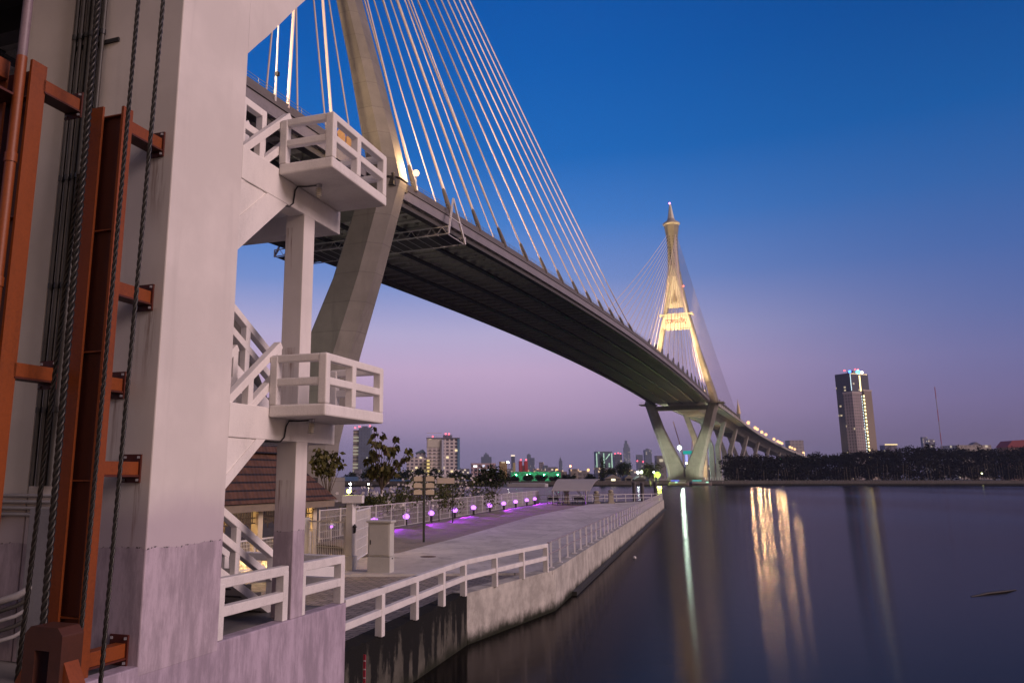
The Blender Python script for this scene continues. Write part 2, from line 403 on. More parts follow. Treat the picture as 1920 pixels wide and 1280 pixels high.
t.bsdf(cc, .85, 0, br.outputs['Fac'], -.4, .01); BRICK = t.m
JOINT_L, JOINT_R = (-4.2, 30.0), (P3.x-.45, P3.y)
setp(MB().prism([(P0.x-.05,P0.y+.02), (P1.x-.5,P1.y), (P2.x-.42,P2.y), JOINT_R, JOINT_L, (-7.5,28.5), lock(-5.5,4.1)[:2]], 'z', 1.0, 1.22).build('brick_paving', BRICK), kind='structure')
setp(MB().prism([JOINT_L, JOINT_R, (P4.x-.55,P4.y-.1), (18.2,105.5), (7.8,74), (.5,47), (-.9,42.5), (-2.0,38.6), (-3.6,36)], 'z', 1.0, 1.30).build('concrete_promenade', SLAB), kind='structure')
# earth strip with low heaps between slab and fence
def fence_pt(s): return Vector((-6.8, 46.0, 0)).lerp(Vector((12.6, 111.3, 0)), s)
sb = MB(); nu, nv = 150, 12
edge_r = [Vector((-2.2,38.3,0)), Vector((-.9,42.5,0)), Vector((.5,47,0)), Vector((7.8,74,0)), Vector((17.6,104.5,0))]
def along(pl, s):
    L = [(b-a).length for a, b in zip(pl, pl[1:])]; d = s*sum(L)
    for i, l in enumerate(L):
        if d <= l or i == len(L)-1: return pl[i].lerp(pl[i+1], min(d/l, 1))
        d -= l
vv = []
for i in range(nu+1):
    s = i/nu; a = fence_pt(s) + Vector((-.8, -1.5, 0)); b = along(edge_r, s) - Vector((.1, 0, 0))
    for j in range(nv+1):
        q = a.lerp(b, j/nv); z = 1.172
        if 0 < j < nv: z += .16*math.exp(-((j/nv-.38)/.2)**2)*(1+math.sin(i*.62+1.3*math.sin(i*.21))) + .05*random.random()
        vv.append((q.x, q.y, z))
sb.add(vv, [(i*(nv+1)+j, i*(nv+1)+j+1, (i+1)*(nv+1)+j+1, (i+1)*(nv+1)+j) for i in range(nu) for j in range(nv)], True)
setp(sb.build('soil_strip', M('sandy_soil', (.26, .22, .18), .95, .4, 1.2, fine=12, bump=.6, bdist=.04)), kind='structure')

# ------------------------------------------------------------------ river walls
W_DARK = wall_stained('black_stained_wall', (.105, .10, .082), (.012, .012, .011), 1.4, .26, .05)
W_PALE = wall_stained('grey_river_wall', (.52, .50, .45), (.13, .12, .10), 1.4, -.06, .15)
def wall_run(pts, thick, z0, z1):
    mb = MB()
    for a, b in zip(pts, pts[1:]):
        d = (b-a).normalized(); n = Vector((d.y, -d.x, 0))
        mb.prism([(a.x,a.y), (b.x,b.y), (b.x-n.x*thick,b.y-n.y*thick), (a.x-n.x*thick,a.y-n.y*thick)], 'z', z0, z1)
    return mb
wt = thing('retaining_wall', 'low river wall streaked black with damp, between the lock and the grey wall', 'wall', P1)
wall_run([P1-Vector((.15,.5,0)), P2], .45, -1.5, 1.39).build('wall_face', W_DARK, wt)
wp = thing('retaining_wall', 'long grey concrete river wall running out under the thin steel railing', 'wall', P3)
PW2 = P2 + (P3-P2)*.004
wall_run([PW2, P3], .5, -1.5, 1.40).build('wall_face', W_PALE, wp, bevel=.02)
mb = wall_run([P3, P4], .45, -1.5, 1.40); mb.build('wall_face', W_PALE, wp)
mb = MB(); d = (P4-P3).normalized(); n = Vector((d.y,-d.x,0))
mb.beam(P3+d*4+n*.05+Vector((0,0,-.05)), P4+n*.14+Vector((0,0,-.05)), .3, .4); mb.build('footing', M('wet_footing', (.03,.03,.026), .6, .4, 1), wp)
# tide gauge
tg = thing('water_gauge', 'narrow red water level board on the black-stained wall', 'gauge', at(682, 1225, 17.6))
mb = MB(); b0 = at(682, 1226, 17.55)
mb.cbox((b0.x, b0.y-.06, .55), .10, .03, 1.25, -.3); mb.build('board', M('faded_red_paint', (.30,.022,.045), .6, .3, 6), tg)
mb = MB()
for k in range(7): mb.cbox((b0.x+.028, b0.y-.085, .1+.16*k), .04, .012, .02, -.3)
mb.build('scale_mark', METALW, tg)

# ------------------------------------------------------------------ white concrete rail on the near wall
rail = thing('concrete_railing', 'white two-bar concrete railing on the near river wall', 'railing', P1)
rp = [P0+Vector((.05,.2,0))] + [Vector(q) for q in ((-1.36,18.3,0),(-.70,20.35,0),(-.06,22.4,0),(.55,24.25,0),(1.56,26.25,0),(2.58,28.2,0),(3.6,30.1,0))]
for q in rp[1:]: MB().cbox((q.x,q.y,1.80), .17, .17, .86, -.33).build('post', RAILWHITE, rail, bevel=.015)
for z, hh in ((2.29, .14), (1.86, .14)):
    mb = MB()
    for a, b in zip(rp, rp[1:]):
        ex = (b-a).normalized()*.08
        mb.beam(a-ex+Vector((0,0,z)), b+ex+Vector((0,0,z)), .14, hh)
    mb.build('bar', RAILWHITE, rail, bevel=.012)
# thin steel railing
sr = thing('steel_railing', 'long thin steel railing along the grey river wall to the pier end', 'railing', P3)
L = (P4-P3).length; d = (P4-P3).normalized(); nn = Vector((d.y,-d.x,0)); o0 = P3 - nn*.22
npost = int(L/2.0)
for k in range(npost+1):
    q = o0 + d*(k*2.0+.6)
    mb = MB(); mb.beam(q+Vector((0,0,1.39)), q+Vector((0,0,2.34)), .07, .07); mb.cbox((q.x,q.y,1.415), .2, .2, .03, -.3)
    mb.build('post', METALW, sr)
for z in (2.33, 1.92):
    MB().tube([o0+Vector((0,0,z)), o0+d*L+Vector((0,0,z))], .032, 6).build('bar', M('purple_grey_rail', (.30,.26,.28), .5, .2, 2), sr)

# ------------------------------------------------------------------ lock structure: column, floors, stairs
F = FRAME_LOCK
plat = MB(); plat.box(-7, -.26, -8, 3.98, .2, 2.24)
setp(plat.build('lock_platform', M('dark_lock_floor', (.17,.16,.15), .85, .4, .8), frame=F), kind='structure')
PLASTER = white_paint('lilac_grey_render', (.42,.38,.42), -5, 9, (.46, .38, .47))  # purple light on the grey render is put into its lilac colour
lw = thing('lock_wall', 'lilac grey rendered wall at the foot of the white column', 'wall', (0,0,0), F)
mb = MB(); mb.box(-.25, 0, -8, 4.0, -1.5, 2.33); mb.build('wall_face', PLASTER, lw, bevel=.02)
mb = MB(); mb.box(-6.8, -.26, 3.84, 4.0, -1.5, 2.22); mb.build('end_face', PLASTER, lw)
# white parapet rails on the low wall
lr = thing('concrete_railing', 'short lilac two-bar railing on the low wall below the stairs', 'railing', (-.1,2,2.33), F)
for y in (.04, 1.84, 2.42, 3.90): MB().box(-.19, -.03, y-.08, y+.08, 2.33, 3.12).build('post', RAILWHITE, lr, bevel=.012)
for a, b in ((-.03, 1.92), (2.36, 3.98)):
    for z in (3.13, 2.72): MB().box(-.185, -.035, a, b, z-.075, z+.075).build('bar', RAILWHITE, lr, bevel=.014)
for z in (3.13, 2.72): MB().box(-2.6, -.19, 3.83, 3.97, z-.075, z+.07).build('bar', RAILWHITE, lr, bevel=.014)
MB().box(-2.75, -2.6, 3.82, 3.98, 2.22, 3.2).build('post', RAILWHITE, lr, bevel=.012)

col = thing('lock_column', 'huge white painted column with a flood-stained lilac foot', 'column', (-1,-1,2.3), F)
MB().box(-2.10, 0.003, -1.72, -.05, 2.2, 19).build('shaft', WHITE, col, bevel=.02)
MB().box(-3.05, -2.118, -1.715, -.05, 2.2, 19).build('shaft', WHITE, col, bevel=.012)
# upper haunched beam
prof = [(-.04,11.62),(.25,11.95),(.5,12.22),(.95,12.75),(1.3,13.17),(1.7,13.62),(2.4,14.5),(3.2,15.6),(4.2,17.2),(4.9,19),(-.04,19)]
MB().prism(prof, 'x', -1.9, -.012).build('haunch', WHITE, col, bevel=.02)

st = thing('stair_tower', 'white concrete staircase with two balconies behind the huge column', 'staircase', (-.5,1.5,2.3), F)
MB().box(-.40, -.004, 1.97, 2.36, 2.33, 9.6).build('column', WHITE, st, bevel=.015)
LV = (5.80, 10.02)
for zl, (zb_, zt_) in zip(LV, ((5.27, 5.80), (9.42, 9.98))):
    MB().box(-.36, .0, -.05, 3.36, zb_, zt_).build('beam', WHITE_HI, st, bevel=.015)
    MB().box(-2.4, -.36, 3.0, 3.36, zb_, zt_).build('beam', WHITE_HI, st, bevel=.015)
    MB().box(-2.4, -.362, .95, 3.0, zt_-.18, zt_-.01).build('landing', WHITE_HI, st)
    # balcony
    bz = zl - .16
    ba = MB(); ba.box(.002, 1.06, 1.03, 3.27, bz, bz+.2); bal = ba.build('balcony', WHITE_HI, st, bevel=.03)
    ztop = bz + 1.03
    for (x, y) in ((.98,1.11),(.98,2.06),(.98,3.19),(.06,1.11),(.06,3.19)):
        MB().box(x-.075, x+.075, y-.075, y+.075, bz+.2, ztop-.02).build('balcony_post', WHITE_HI, bal, bevel=.02)
    for z in (ztop-.07, bz+.57):
        MB().box(.91, 1.05, 1.04, 3.26, z-.06, z+.07).build('balcony_bar', WHITE_HI, bal, bevel=.02)
        MB().box(.0, .91, 1.045, 1.175, z-.06, z+.068).build('balcony_bar', WHITE_HI, bal, bevel=.02)
        MB().box(.0, .91, 3.125, 3.255, z-.06, z+.068).build('balcony_bar', WHITE_HI, bal, bevel=.02)
STEPM = M('dark_stair_tread', (.10,.095,.09), .85, .35, 2)
def flight(x0, x1, y0, z0, y1, z1, wd, rh=.93):
    """stair flight from (y0,z0) up to (y1,z1), open two-bar railing on its water side"""
    n = max(3, int(round((z1-z0)/.17))); dy, dz = (y1-y0)/n, (z1-z0)/n
    sg = 1 if y1 > y0 else -1
    wd_ = wd; poly = [(y0, z0-wd_), (y0, z0), (y1, z1), (y1, z1-wd_)]
    fl = MB().prism(poly, 'x', x0, x1).build('stair_flight', WHITE_HI, st, bevel=.01)
    s_ = MB()
    for k in range(n):
        a, b = y0+dy*k, y0+dy*(k+1); s_.box(x0+.12, x1-.12, min(a,b), max(a,b), z0+dz*k-.02, z0+dz*(k+1))
    s_.build('step', STEPM, fl)
    for x in (x1-.08, x0+.08):
        for h in (rh, rh*.55):
            MB().beam((x, y0, z0+h), (x, y1, z1+h), .14, .13).build('stair_bar', WHITE_HI, fl, bevel=.012)
        for tt in (.02, .35, .68, .98):
            y, z = y0+(y1-y0)*tt, z0+(z1-z0)*tt
            MB().box(x-.065, x+.065, y-.07, y+.07, z-.1, z+rh-.03).build('stair_post', WHITE_HI, fl, bevel=.012)
for i, (zl, za_, ya_, zb2) in enumerate(zip(LV, (4.55, 8.06), (1.40, 1.52), (5.27, 9.42))):
    MB().prism([(-.055,(4.62,8.35)[i]),((.9,1.24)[i],zb2-.004),(-.055,zb2-.004)], 'x', -.34, -.03).build('stair_wall', WHITE_HI, st)
    flight(-1.05, -.01, -1.3, zl-.02-2.7*(.75, .853)[i], 1.40, zl-.02, (.2, .55)[i], 1.12)
for zl, wd_ in ((2.24, .16), (5.80, .42)):
    flight(-2.3, -1.08, 3.25, zl+.02, -.4, zl+1.9, wd_)
for z in (11.0, 10.56):
    MB().box(-.40, -.27, -.045, 1.0, z-.07, z+.065).build('landing_bar', WHITE_HI, st, bevel=.012)
for y in (.30, .93): MB().box(-.405, -.265, y-.07, y+.07, 9.8, 11.05).build('landing_post', WHITE_HI, st, bevel=.012)
# bulkhead lamps under the balconies, unlit, with their cable
for k, (zl, lab) in enumerate(zip(LV, ('small cream bulkhead lamp under the lower balcony', 'small cream bulkhead lamp under the upper balcony'))):
    z = zl-.16
    lt = thing('bulkhead_lamp', lab, 'lamp', (.42,1.72,z), F)
    MB().lathe([(.05,0),(.05,-.05),(.035,-.07)], (.42,1.72,z), 12).build('lamp_base', METALG, lt)
    MB().lathe([(.045,-.07),(.05,-.1),(.05,-.22),(.03,-.25)], (.42,1.72,z), 12).build('lamp_glass', M('cream_lamp_glass', (.55,.5,.38), .3, .1, 5), lt)
    cg = MB()
    for j in range(5): cg.lathe([(.055,-.085-.035*j),(.06,-.09-.035*j),(.055,-.095-.035*j)], (.42,1.72,z), 12)
    cg.build('lamp_cage', METALG, lt)
    zb_ = (5.27, 9.42)[k]
    MB().tube([(.40,1.70,z-.02),(.2,1.66,z-.03),(.05,1.6,z-.03),(.03,1.55,z-.12),(.03,1.5,zb_+.06),(.0,1.42,zb_-.02),(-.1,1.3,zb_-.02),(-.12,0,zb_-.02)], .014, 6).build('lamp_cable', BLACKM, lt)
# ---- conduits and drain pipes on the column
def cl(*p): return p
xs = [-1.97,-1.86,-1.74,-1.64,-1.53,-1.43]
labels = ['dark conduit pipe nearest the panel joint on the white column', 'second dark conduit from the panel joint on the white column', 'third dark conduit pipe from the column panel joint',
          'fourth dark conduit pipe from the column panel joint', 'fifth dark conduit pipe from the column panel joint', 'outermost dark conduit beside the bare white column face']
for x, lb in zip(xs, labels):
    r = .034 if x != -1.64 else .045
    ct = thing('conduit_pipe', lb, 'pipe', (x,-1.78,4), F, group='conduit pipes on the white column')
    zend = 4.55 if x < -1.6 else 9.4-.3*(x+1.5)
    MB().tube([(x,-1.79,18), (x,-1.79,zend)], r, 10).build('pipe', PIPE, ct)
    for z in (11.35, 9.05, 7.4, 5.6):
        if z > zend: MB().lathe([(r*1.35,z-.04),(r*1.35,z+.04)], (x,-1.79,0), 10).build('coupling', BLACKM, ct)
br_ = thing('pipe_bracket', 'short black steel bracket sticking out beside the conduits', 'bracket', (-1.5,-1.76,11.2), F)
MB().box(-2.02, -1.15, -1.755, -1.722, 11.17, 11.23).build('bar', BLACKM, br_)
# elbows at the foot of the conduits
for k in range(4):
    z = 4.42 - .085*k
    eb = thing('conduit_elbow', ['uppermost', 'second', 'third', 'lowest'][k] + ' bent conduit crossing the column above its foot', 'pipe', (-2.2,-1.77,z), F, group='bent conduits at the column foot')
    MB().tube([(-1.55,-1.775,z), (-2.62+.05*k,-1.775,z), (-2.76+.05*k,-1.775,z-.05), (-2.83+.05*k,-1.775,z-.2), (-2.84+.05*k,-1.775,2.24)], .026, 8).build('pipe', PIPE_G, eb)
for k in range(5):
    z = 3.02-.13*k
    MB().tube([(-3.0,-1.90-.03*k,z+.05), (-2.6,-1.93-.03*k,z-.01), (-2.2,-1.92-.03*k,z), (-1.9,-1.8,z+.08)], .045 if k == 0 else .028, 8)
    eb = thing('sagging_cable', 'slack grey cable ' + ['topmost', 'second', 'third', 'fourth', 'lowest'][k] + ' of the bundle round the column foot', 'cable', (-2.4,-1.9,z), F, group='slack cables round the column foot')
    MB().tube([(-3.0,-1.90-.03*k,z+.05), (-2.6,-1.95-.03*k,z-.02), (-2.2,-1.94-.03*k,z), (-1.95,-1.86,z+.09), (-1.8,-1.76,z+.2)], .05 if k == 0 else .028, 8).build('cable', PIPE_G if k % 2 == 0 else PIPE, eb)
mb = MB(); mb.box(-1.95,-1.55,-1.80,-1.722,2.3,4.25)
tr = thing('cable_trunking', 'grey metal cable trunking at the column foot behind the black ropes', 'trunking', (-1.75,-1.76,2.3), F)
mb.build('case', METALG, tr, bevel=.01)

# ---- orange steel guide frames
def guide(name, label, x0, x1, y0, y1, ztop, brackets, plate_y, bx):
    g = thing(name, label, 'steel frame', ((x0+x1)/2, (y0+y1)/2, 2.24), F)
    MB().box(x0, x0+.27, y0, y0+.035, 2.24, ztop).build('flange', STEEL_OR, g)
    MB().box(x1-.04, x1, y0, y1, 2.24, ztop-.05).build('flange', STEEL_OR, g)
    MB().box(x0+.05, x1-.041, (y0+y1)/2+.01, (y0+y1)/2+.035, 2.24, ztop-.12).build('web', STEEL_RED, g)
    s_ = MB()
    for z in np.arange(3.0, ztop, 1.62): s_.box(x0+.06, x1-.042, y0+.04, (y0+y1)/2+.008, z, z+.018)
    s_.build('web_rib', STEEL_OR, g)
    for z, ext in brackets:
        h = .17
        xx = bx if ext is None else ext
        b = MB(); b.box(xx-.1, xx+.06, y1-.04, plate_y-.03, z-h*.0-.10, z+h-.10); bk = b.build('bracket', STEEL_OR, g, bevel=.006)
        f_ = MB(); f_.box(xx-.16, xx+.075, y1-.02, plate_y-.03, z-.125, z-.101); f_.build('bracket_flange', STEEL_RED, bk)
        MB().box(xx-.2, xx+.09, plate_y-.03, plate_y-.004, z-.20, z+.17).build('end_plate', STEEL_RED, bk)
        bo = MB()
        for bx_, bz_ in ((xx-.16,z+.13),(xx+.06,z+.13),(xx-.16,z-.165),(xx+.06,z-.165)): bo.cbox((bx_,plate_y-.042,bz_), .03, .024, .03, .4)
        bo.build('bolt', METALG, bk)
    return g
g1 = guide('gate_guide', 'tall rusty orange steel guide post bracketed to the white column', -.80, -.17, -2.56, -2.38, 9.63, [(9.37,None),(7.12,None),(5.92,-.62),(4.80,None),(2.53,None)], -1.72, -.25)
g2 = guide('gate_guide', 'rusty orange steel guide post with a grey drain pipe at the picture edge', -1.62, -.92, -3.42, -3.18, 10.02, [(9.72,-.98),(5.98,-.98)], -2.56, -.98)
MB().box(-.16, -.05, -3.43, -3.19, 9.9, 9.99)
hb = MB(); hb.box(-1.62, -1.30, -5.2, -3.43, 9.74, 10.0); hb.build('head_beam', STEEL_OR, g2, bevel=.008)
hb = MB(); hb.box(-1.66, -1.02, -5.2, -3.44, 9.42, 9.45); hb.build('head_beam', STEEL_RED, g2)
dp = thing('drain_pipe', 'vertical grey drain pipe painted orange below, fixed on the guide post', 'pipe', (-1.02,-3.48,2.3), F)
MB().tube([(-1.02,-3.50,18), (-1.02,-3.50,9.98)], .06, 12).build('pipe', M('weathered_violet_pipe', (.20,.15,.17), .5, .45, 2), dp)
MB().tube([(-1.02,-3.50,9.98), (-1.02,-3.50,2.24)], .066, 12).build('pipe', STEEL_OR, dp)
for z in (11.2, 7.0, 8.6): MB().lathe([(.078,z-.06),(.078,z+.06)], (-1.02,-3.50,0), 12).build('coupling', METALG if z > 10 else STEEL_OR, dp)
# pedestal at the bottom of the picture
pb = thing('anchor_pedestal', 'orange steel pedestal with a slot standing at the foot of the guide post', 'pedestal', (.22,-3.3,2.24), F)
pm = MB()
pm.prism([(.22+a*.62,z) for a,z in ((-.42,2.24),(-.16,2.24),(-.16,2.86),(.16,2.86),(.16,2.24),(.42,2.24),(.42,3.02),(.3,3.1),(-.3,3.1),(-.42,3.02))], 'y', -3.5, -3.2)
pm.build('frame', M('dark_brown_steel', (.06,.016,.006), .6, .4, 3), pb, bevel=.01)
for x in (-.06, .50):
    s_ = 1 if x > .2 else -1
    MB().prism([(x-s_*.02,2.24),(x+s_*.26,2.24),(x-s_*.02,2.75)], 'y', -3.45, -3.25).build('gusset', STEEL_OR, pb)
# wire ropes: six twisted strands each
def rope(label, p, q, r):
    p, q = Vector(p), Vector(q); L = (q-p).length; d = (q-p)/L; u = d.orthogonal().normalized(); w = d.cross(u)
    mb = MB(); pitch = .30; n = int(L/.025)
    for s_ in range(3):
        pts = []
        for i in range(n+1):
            a = 2*PI*(i*L/n/pitch + s_/3); pts.append(p + d*(i*L/n) + (u*math.cos(a)+w*math.sin(a))*r*.56)
        mb.tube(pts, r*.50, 6)
    o = mb.build('wire_rope', ROPE, frame=F, base=tuple(q))
    setp(o, label, 'rope', 'hanging wire ropes')
rope('thick black wire rope hanging in front of the orange guide post', (.37,-3.0,14), (.245,-3.0,2.3), .027)
rope('thick black wire rope hanging nearest the pink column face', (.80,-3.0,14), (.58,-3.0,2.3), .027)
rope('tarred black rope hanging over the conduit pipes', (-.36,-3.0,14), (-.30,-3.0,2.3), .042)
rope('slack black rope hanging left of the tarred rope, low down', (-.44,-2.95,8.5), (-.62,-3.0,2.3), .03)
# dark gate hall beyond the column
gh = thing('gate_hall', 'dark lock gate hall behind the orange guide frames', 'building', (-6,-2,2.2), F)
DARKC = M('dark_hall_concrete', (.06,.055,.05), .9, .3, .5)
MB().box(-12, -3.06, -6, -.1, 13.2, 14.0).build('ceiling', DARKC, gh)
MB().box(-12.3, -12.0, -6, -.1, 1.0, 13.2).build('wall', DARKC, gh)
mb = MB()
for y in (-4.5, -2.4, -.6): mb.box(-12, -3.1, y, y+.35, 12.7, 13.2)
mb.build('ceiling_beam', DARKC, gh)
MB().box(-7, -6.4, -1.6, -.2, 1.0, 13.2).build('pillar', DARKC, gh)
# ------------------------------------------------------------------ the bridge
B = FRAME_BRIDGE
SPAN = 398.0
def zt(l):
    if l < 0: return 49.6
    if l <= SPAN: return 49.6 + 4.6*(1-((l-199)/199)**2)
    pts = [(398,49.6),(590,48.6),(682,46.6),(846,42.6),(1116,33.5),(1300,26)]
    for (a, za), (b, zb) in zip(pts, pts[1:]):
        if l <= b: return za+(zb-za)*(l-a)/(b-a)
    return 26
def wo(l): return 0 if l < 590 else .000112*(l-590)**2
def leg_ring(wi, wo_, sl, z, ch, y0=0):
    """chamfered cross-section between w=wi (inner) and wo_ (outer), sl deep along the road"""
    h = sl/2; c = min(ch, abs(wo_-wi)*.32); s = 1 if wo_ > wi else -1
    pts = [(wi+s*c*.3,-h),(wo_-s*c,-h),(wo_,-h+c),(wo_,h-c),(wo_-s*c,h),(wi+s*c*.3,h),(wi,h-c*.3),(wi,-h+c*.3)]
    if s < 0: pts.reverse()
    return [(x, y+y0, z) for x, y in pts]
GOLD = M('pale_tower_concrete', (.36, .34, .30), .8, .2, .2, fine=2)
def make_tower(label):
    T = thing('bridge_tower', label, 'bridge tower', (0,0,4), B)
    for s in (1, -1):
        lo = [(0.15,9.6,7.2,4.5),(0.25,10.2,7.0,9.4),(6.2,13.6,6.4,22),(11.0,17.2,5.8,33),(15.6,21.2,5.6,47.0)]
        mb = MB(); mb.loft([leg_ring(s*a, s*b, sl, z, 1.7) for a, b, sl, z in lo]); mb.build('lower_leg', PYLON, T)
        up = [(16.7,21.2,5.6,47.35),(15.6,19.9,5.4,53),(12.9,16.4,5.2,66),(9.6,12.4,5.0,80),(6.8,9.5,4.9,94),(4.9,7.3,4.8,103),(2.4,5.0,4.8,117),(.4,3.7,4.8,127)]
        mb = MB(); mb.loft([leg_ring(s*a, s*b, sl, z, 1.5) for a, b, sl, z in up]); mb.build('upper_leg', PYLON, T)
        mb = MB(); x0, x1 = sorted((s*15.0, s*23.4)); mb.box(x0+2.2, x1-2.7, -2.2, 2.2, 46.0, 47.8)
        mb.build('knee_joint', M('dark_joint', (.06,.055,.05), .9), T)
    MB().box(-10.2, 10.2, -3.55, 3.55, 1.0, 4.6).build('footing', PYLON, T)
    MB().loft([[(-14.8,-2.4,z),(14.8,-2.4,z),(14.8,2.4,z),(-14.8,2.4,z)] for z in (43.2, 45.6)]).build('lower_crossbeam', PYLON, T)
    # portal beam under the pylon head, with the lit lettering panel
    mb = MB(); mb.prism([(-7.3,91.6),(7.3,91.6),(8.6,93.6),(6.9,100.6),(-6.9,100.6),(-8.6,93.6)], 'y', -2.7, 2.7)
    mb.prism([(-9.6,100.9),(9.6,100.9),(9.9,100.1),(-9.9,100.1)], 'y', -2.95, 2.95)
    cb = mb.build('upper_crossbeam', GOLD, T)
    pn = MB().box(-7.4, 7.0, -3.02, -2.72, 94.2, 98.8).build('lettering_panel', M('pale_panel', (.50,.44,.36), .6, .2, .3), cb)
    for txt, zz, sz in (('ทรงพระเจริญ', 94.9, 4.2),):
        cu = bpy.data.curves.new('lettering', 'FONT'); cu.body = txt; cu.size = sz; cu.extrude = .05; cu.align_x = 'CENTER'; cu.offset = .05
        to = bpy.data.objects.new('lettering_tmp', cu); COL.objects.link(to)
        bpy.context.view_layer.update()
        me = bpy.data.meshes.new_from_object(to.evaluated_get(bpy.context.evaluated_depsgraph_get()))
        bpy.data.objects.remove(to)
        vsx = [v.co.x for v in me.vertices] or [0, 1]; sc_ = 12.6/max(max(vsx)-min(vsx), .1); mid = (max(vsx)+min(vsx))/2
        fr, b = BASE[cb]
        for v in me.vertices: v.co = Vector(((v.co.x-mid)*sc_-.2, -3.10-v.co.z, v.co.y+zz)) - b
        me.materials.clear(); me.materials.append(EM('lit_lettering', (.85,.22,.16), .8))
        lo_ = bpy.data.objects.new('lettering', me); COL.objects.link(lo_); lo_.parent = cb; BASE[lo_] = (fr, b)
    # head: solid wall between the legs above a small opening
    mb = MB(); mb.prism([(-6.0,104.8),(6.0,104.8),(5.0,112),(3.4,120),(2.7,128),(-2.7,128),(-3.4,120),(-5.0,112)], 'y', -1.9, 1.9)
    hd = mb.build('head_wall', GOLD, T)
    em = MB()                                                          # relief emblem: tiered spire over a base
    for w_, z0, z1 in ((1.6,108.0,108.5),(1.25,108.6,110.2),(.9,110.3,111.6),(.62,111.7,112.7),(.4,112.8,113.6),(.2,113.7,115.4)): em.box(-w_, w_, -2.15, -1.9, z0, z1)
    for s in (-1, 1):
        em.box(s*2.2-.14, s*2.2+.14, -2.12, -1.9, 107.6, 112.0); em.box(s*2.2-.5, s*2.2+.5, -2.12, -1.9, 107.3, 107.6)
    em.build('emblem', M('dark_relief', (.14,.11,.07), .6, .2, .5), hd)
    oc = lambda r, z, sy=1.0: [(r*math.cos(2*PI*k/8+PI/8)*1.08, r*math.sin(2*PI*k/8+PI/8)*1.08*sy, z) for k in range(8)]
    nk = MB(); nk.loft([oc(3.7,124,.75),oc(3.35,130,.78),oc(3.05,137,.82),oc(3.0,143,.86),oc(3.25,149,.92),oc(3.8,153.4,.96),oc(4.3,156.6,1)])
    nko = nk.build('pylon_neck', PYLON, T)
    dt = MB()
    for x in (-1.05, 1.05):
        for z in np.arange(131, 152, 1.75): dt.box(x-.28, x+.28, -3.15, -2.3, z, z+.75)
    dt.build('anchor_opening', M('dark_opening', (.03,.028,.025), .9, .1, 1), nko)
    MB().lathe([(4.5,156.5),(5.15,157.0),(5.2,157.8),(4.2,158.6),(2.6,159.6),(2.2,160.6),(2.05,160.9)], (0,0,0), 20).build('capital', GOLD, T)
    MB().loft([oc(1.95,160.9),oc(1.55,163.5),oc(.5,170.2)]).build('spire', M('pale_spire', (.62,.62,.54), .6, .1, .5), T)
    MB().ball((-.2,-.3,170.9), .55, 10, 6).build('beacon', EM('magenta_beacon', (1,.25,.8), 6), T)
    MB().ball((5.4,-2.5,117.2), .42, 10, 6).build('beacon', EM('red_beacon', (1,.12,.06), 8), T)
    # cables: two planes, both sides of the head
    def cable(p, q, r, boot=True):
        p, q = Vector(p), Vector(q); L = (q-p).length
        pts = [p.lerp(q, k/12) - Vector((0,0,L*L*.000022*4*(k/12)*(1-k/12)*4)) for k in range(13)]
        c = MB().tube(pts, r, 8).build('stay_cable', CABLE, T)
        d = (p-q).normalized()
        if boot: MB().tube([q-d*.6, q+d*1.0, q+d*3.6, q+d*4.1], [.40,.46,.34,.16], 8).build('cable_boot', BOOT, c)
    return T, cable
towerA, cableA = make_tower('near concrete bridge tower, one chamfered leg seen close behind the stairs')
zatt = lambda i: 121.0 + i*2.15
for i in range(13):
    l = 13.4 + 14.15*i
    for s in (1, -1):
        cableA((s*2.6, 1.6, zatt(i)), (s*16.2, l, zt(l)+1.0), .17)
        lb_ = -(11.5 + 10.6*i)
        if lb_ > -122: cableA((s*2.6, -1.6, zatt(i)), (s*16.2, lb_, zt(lb_)+.4), .22, False)
# second tower: a copy of the first with its own cables
B2 = FRAME_BRIDGE @ Matrix.Translation((0, SPAN, 0))
def copy_tower():
    r = towerA.copy(); COL.objects.link(r); r.matrix_world = B2 @ Matrix.Translation((0,0,4))
    kids = {}
    for o in list(COL.objects):
        if o.parent is None: continue
        kids.setdefault(o.parent, []).append(o)
    for ch in kids.get(towerA, []):
        if ch.name.startswith('stay_cable'): continue
        c = ch.copy(); COL.objects.link(c); c.parent = r; BASE[c] = (B2, BASE[ch][1])
        for g in kids.get(ch, []):
            d = g.copy(); COL.objects.link(d); d.parent = c
    BASE[r] = (B2, Vector((0,0,4)))
    r['label'] = 'far floodlit bridge tower with lit lettering on its crossbeam and a pointed spire'
    return r
towerB = copy_tower()
for s in (1, -1):
    x0, x1 = sorted((s*14.6, s*24.2))
    kp = MB().box(x0, x1, -4.2, 4.2, 46.5, 47.1).build('knee_plate', PYLON, towerB)
    rl = MB()
    for k in range(9): rl.beam((x0+.2+k*(x1-x0-.4)/8,-4.1,47.1), (x0+.2+k*(x1-x0-.4)/8,-4.1,48.2), .07, .07)
    rl.beam((x0,-4.1,48.2), (x1,-4.1,48.2), .07, .07); rl.build('railing', METALG, kp)
towerA['group'] = towerB['group'] = 'towers of the cable-stayed bridge'
CABLE_DIM = M('dull_cable_sheath', (.36, .29, .28), .6, .1, .2)  # same sheath, darkened so the floodlit side-span cables look less bright
def cableB(p, q, r, m=None):
    p, q = Vector(p), Vector(q); L = (q-p).length
    pts = [p.lerp(q, k/8) - Vector((0,0,L*L*.000022*16*(k/8)*(1-k/8))) for k in range(9)]
    c = MB().tube(pts, r, 6).build('stay_cable', m or CABLE, towerB)
    d = (p-q).normalized()
    MB().tube([q-d*.6, q+d*1.2, q+d*4.2, q+d*4.7], [.42,.50,.32,.16], 6).build('cable_boot', BOOT, c)
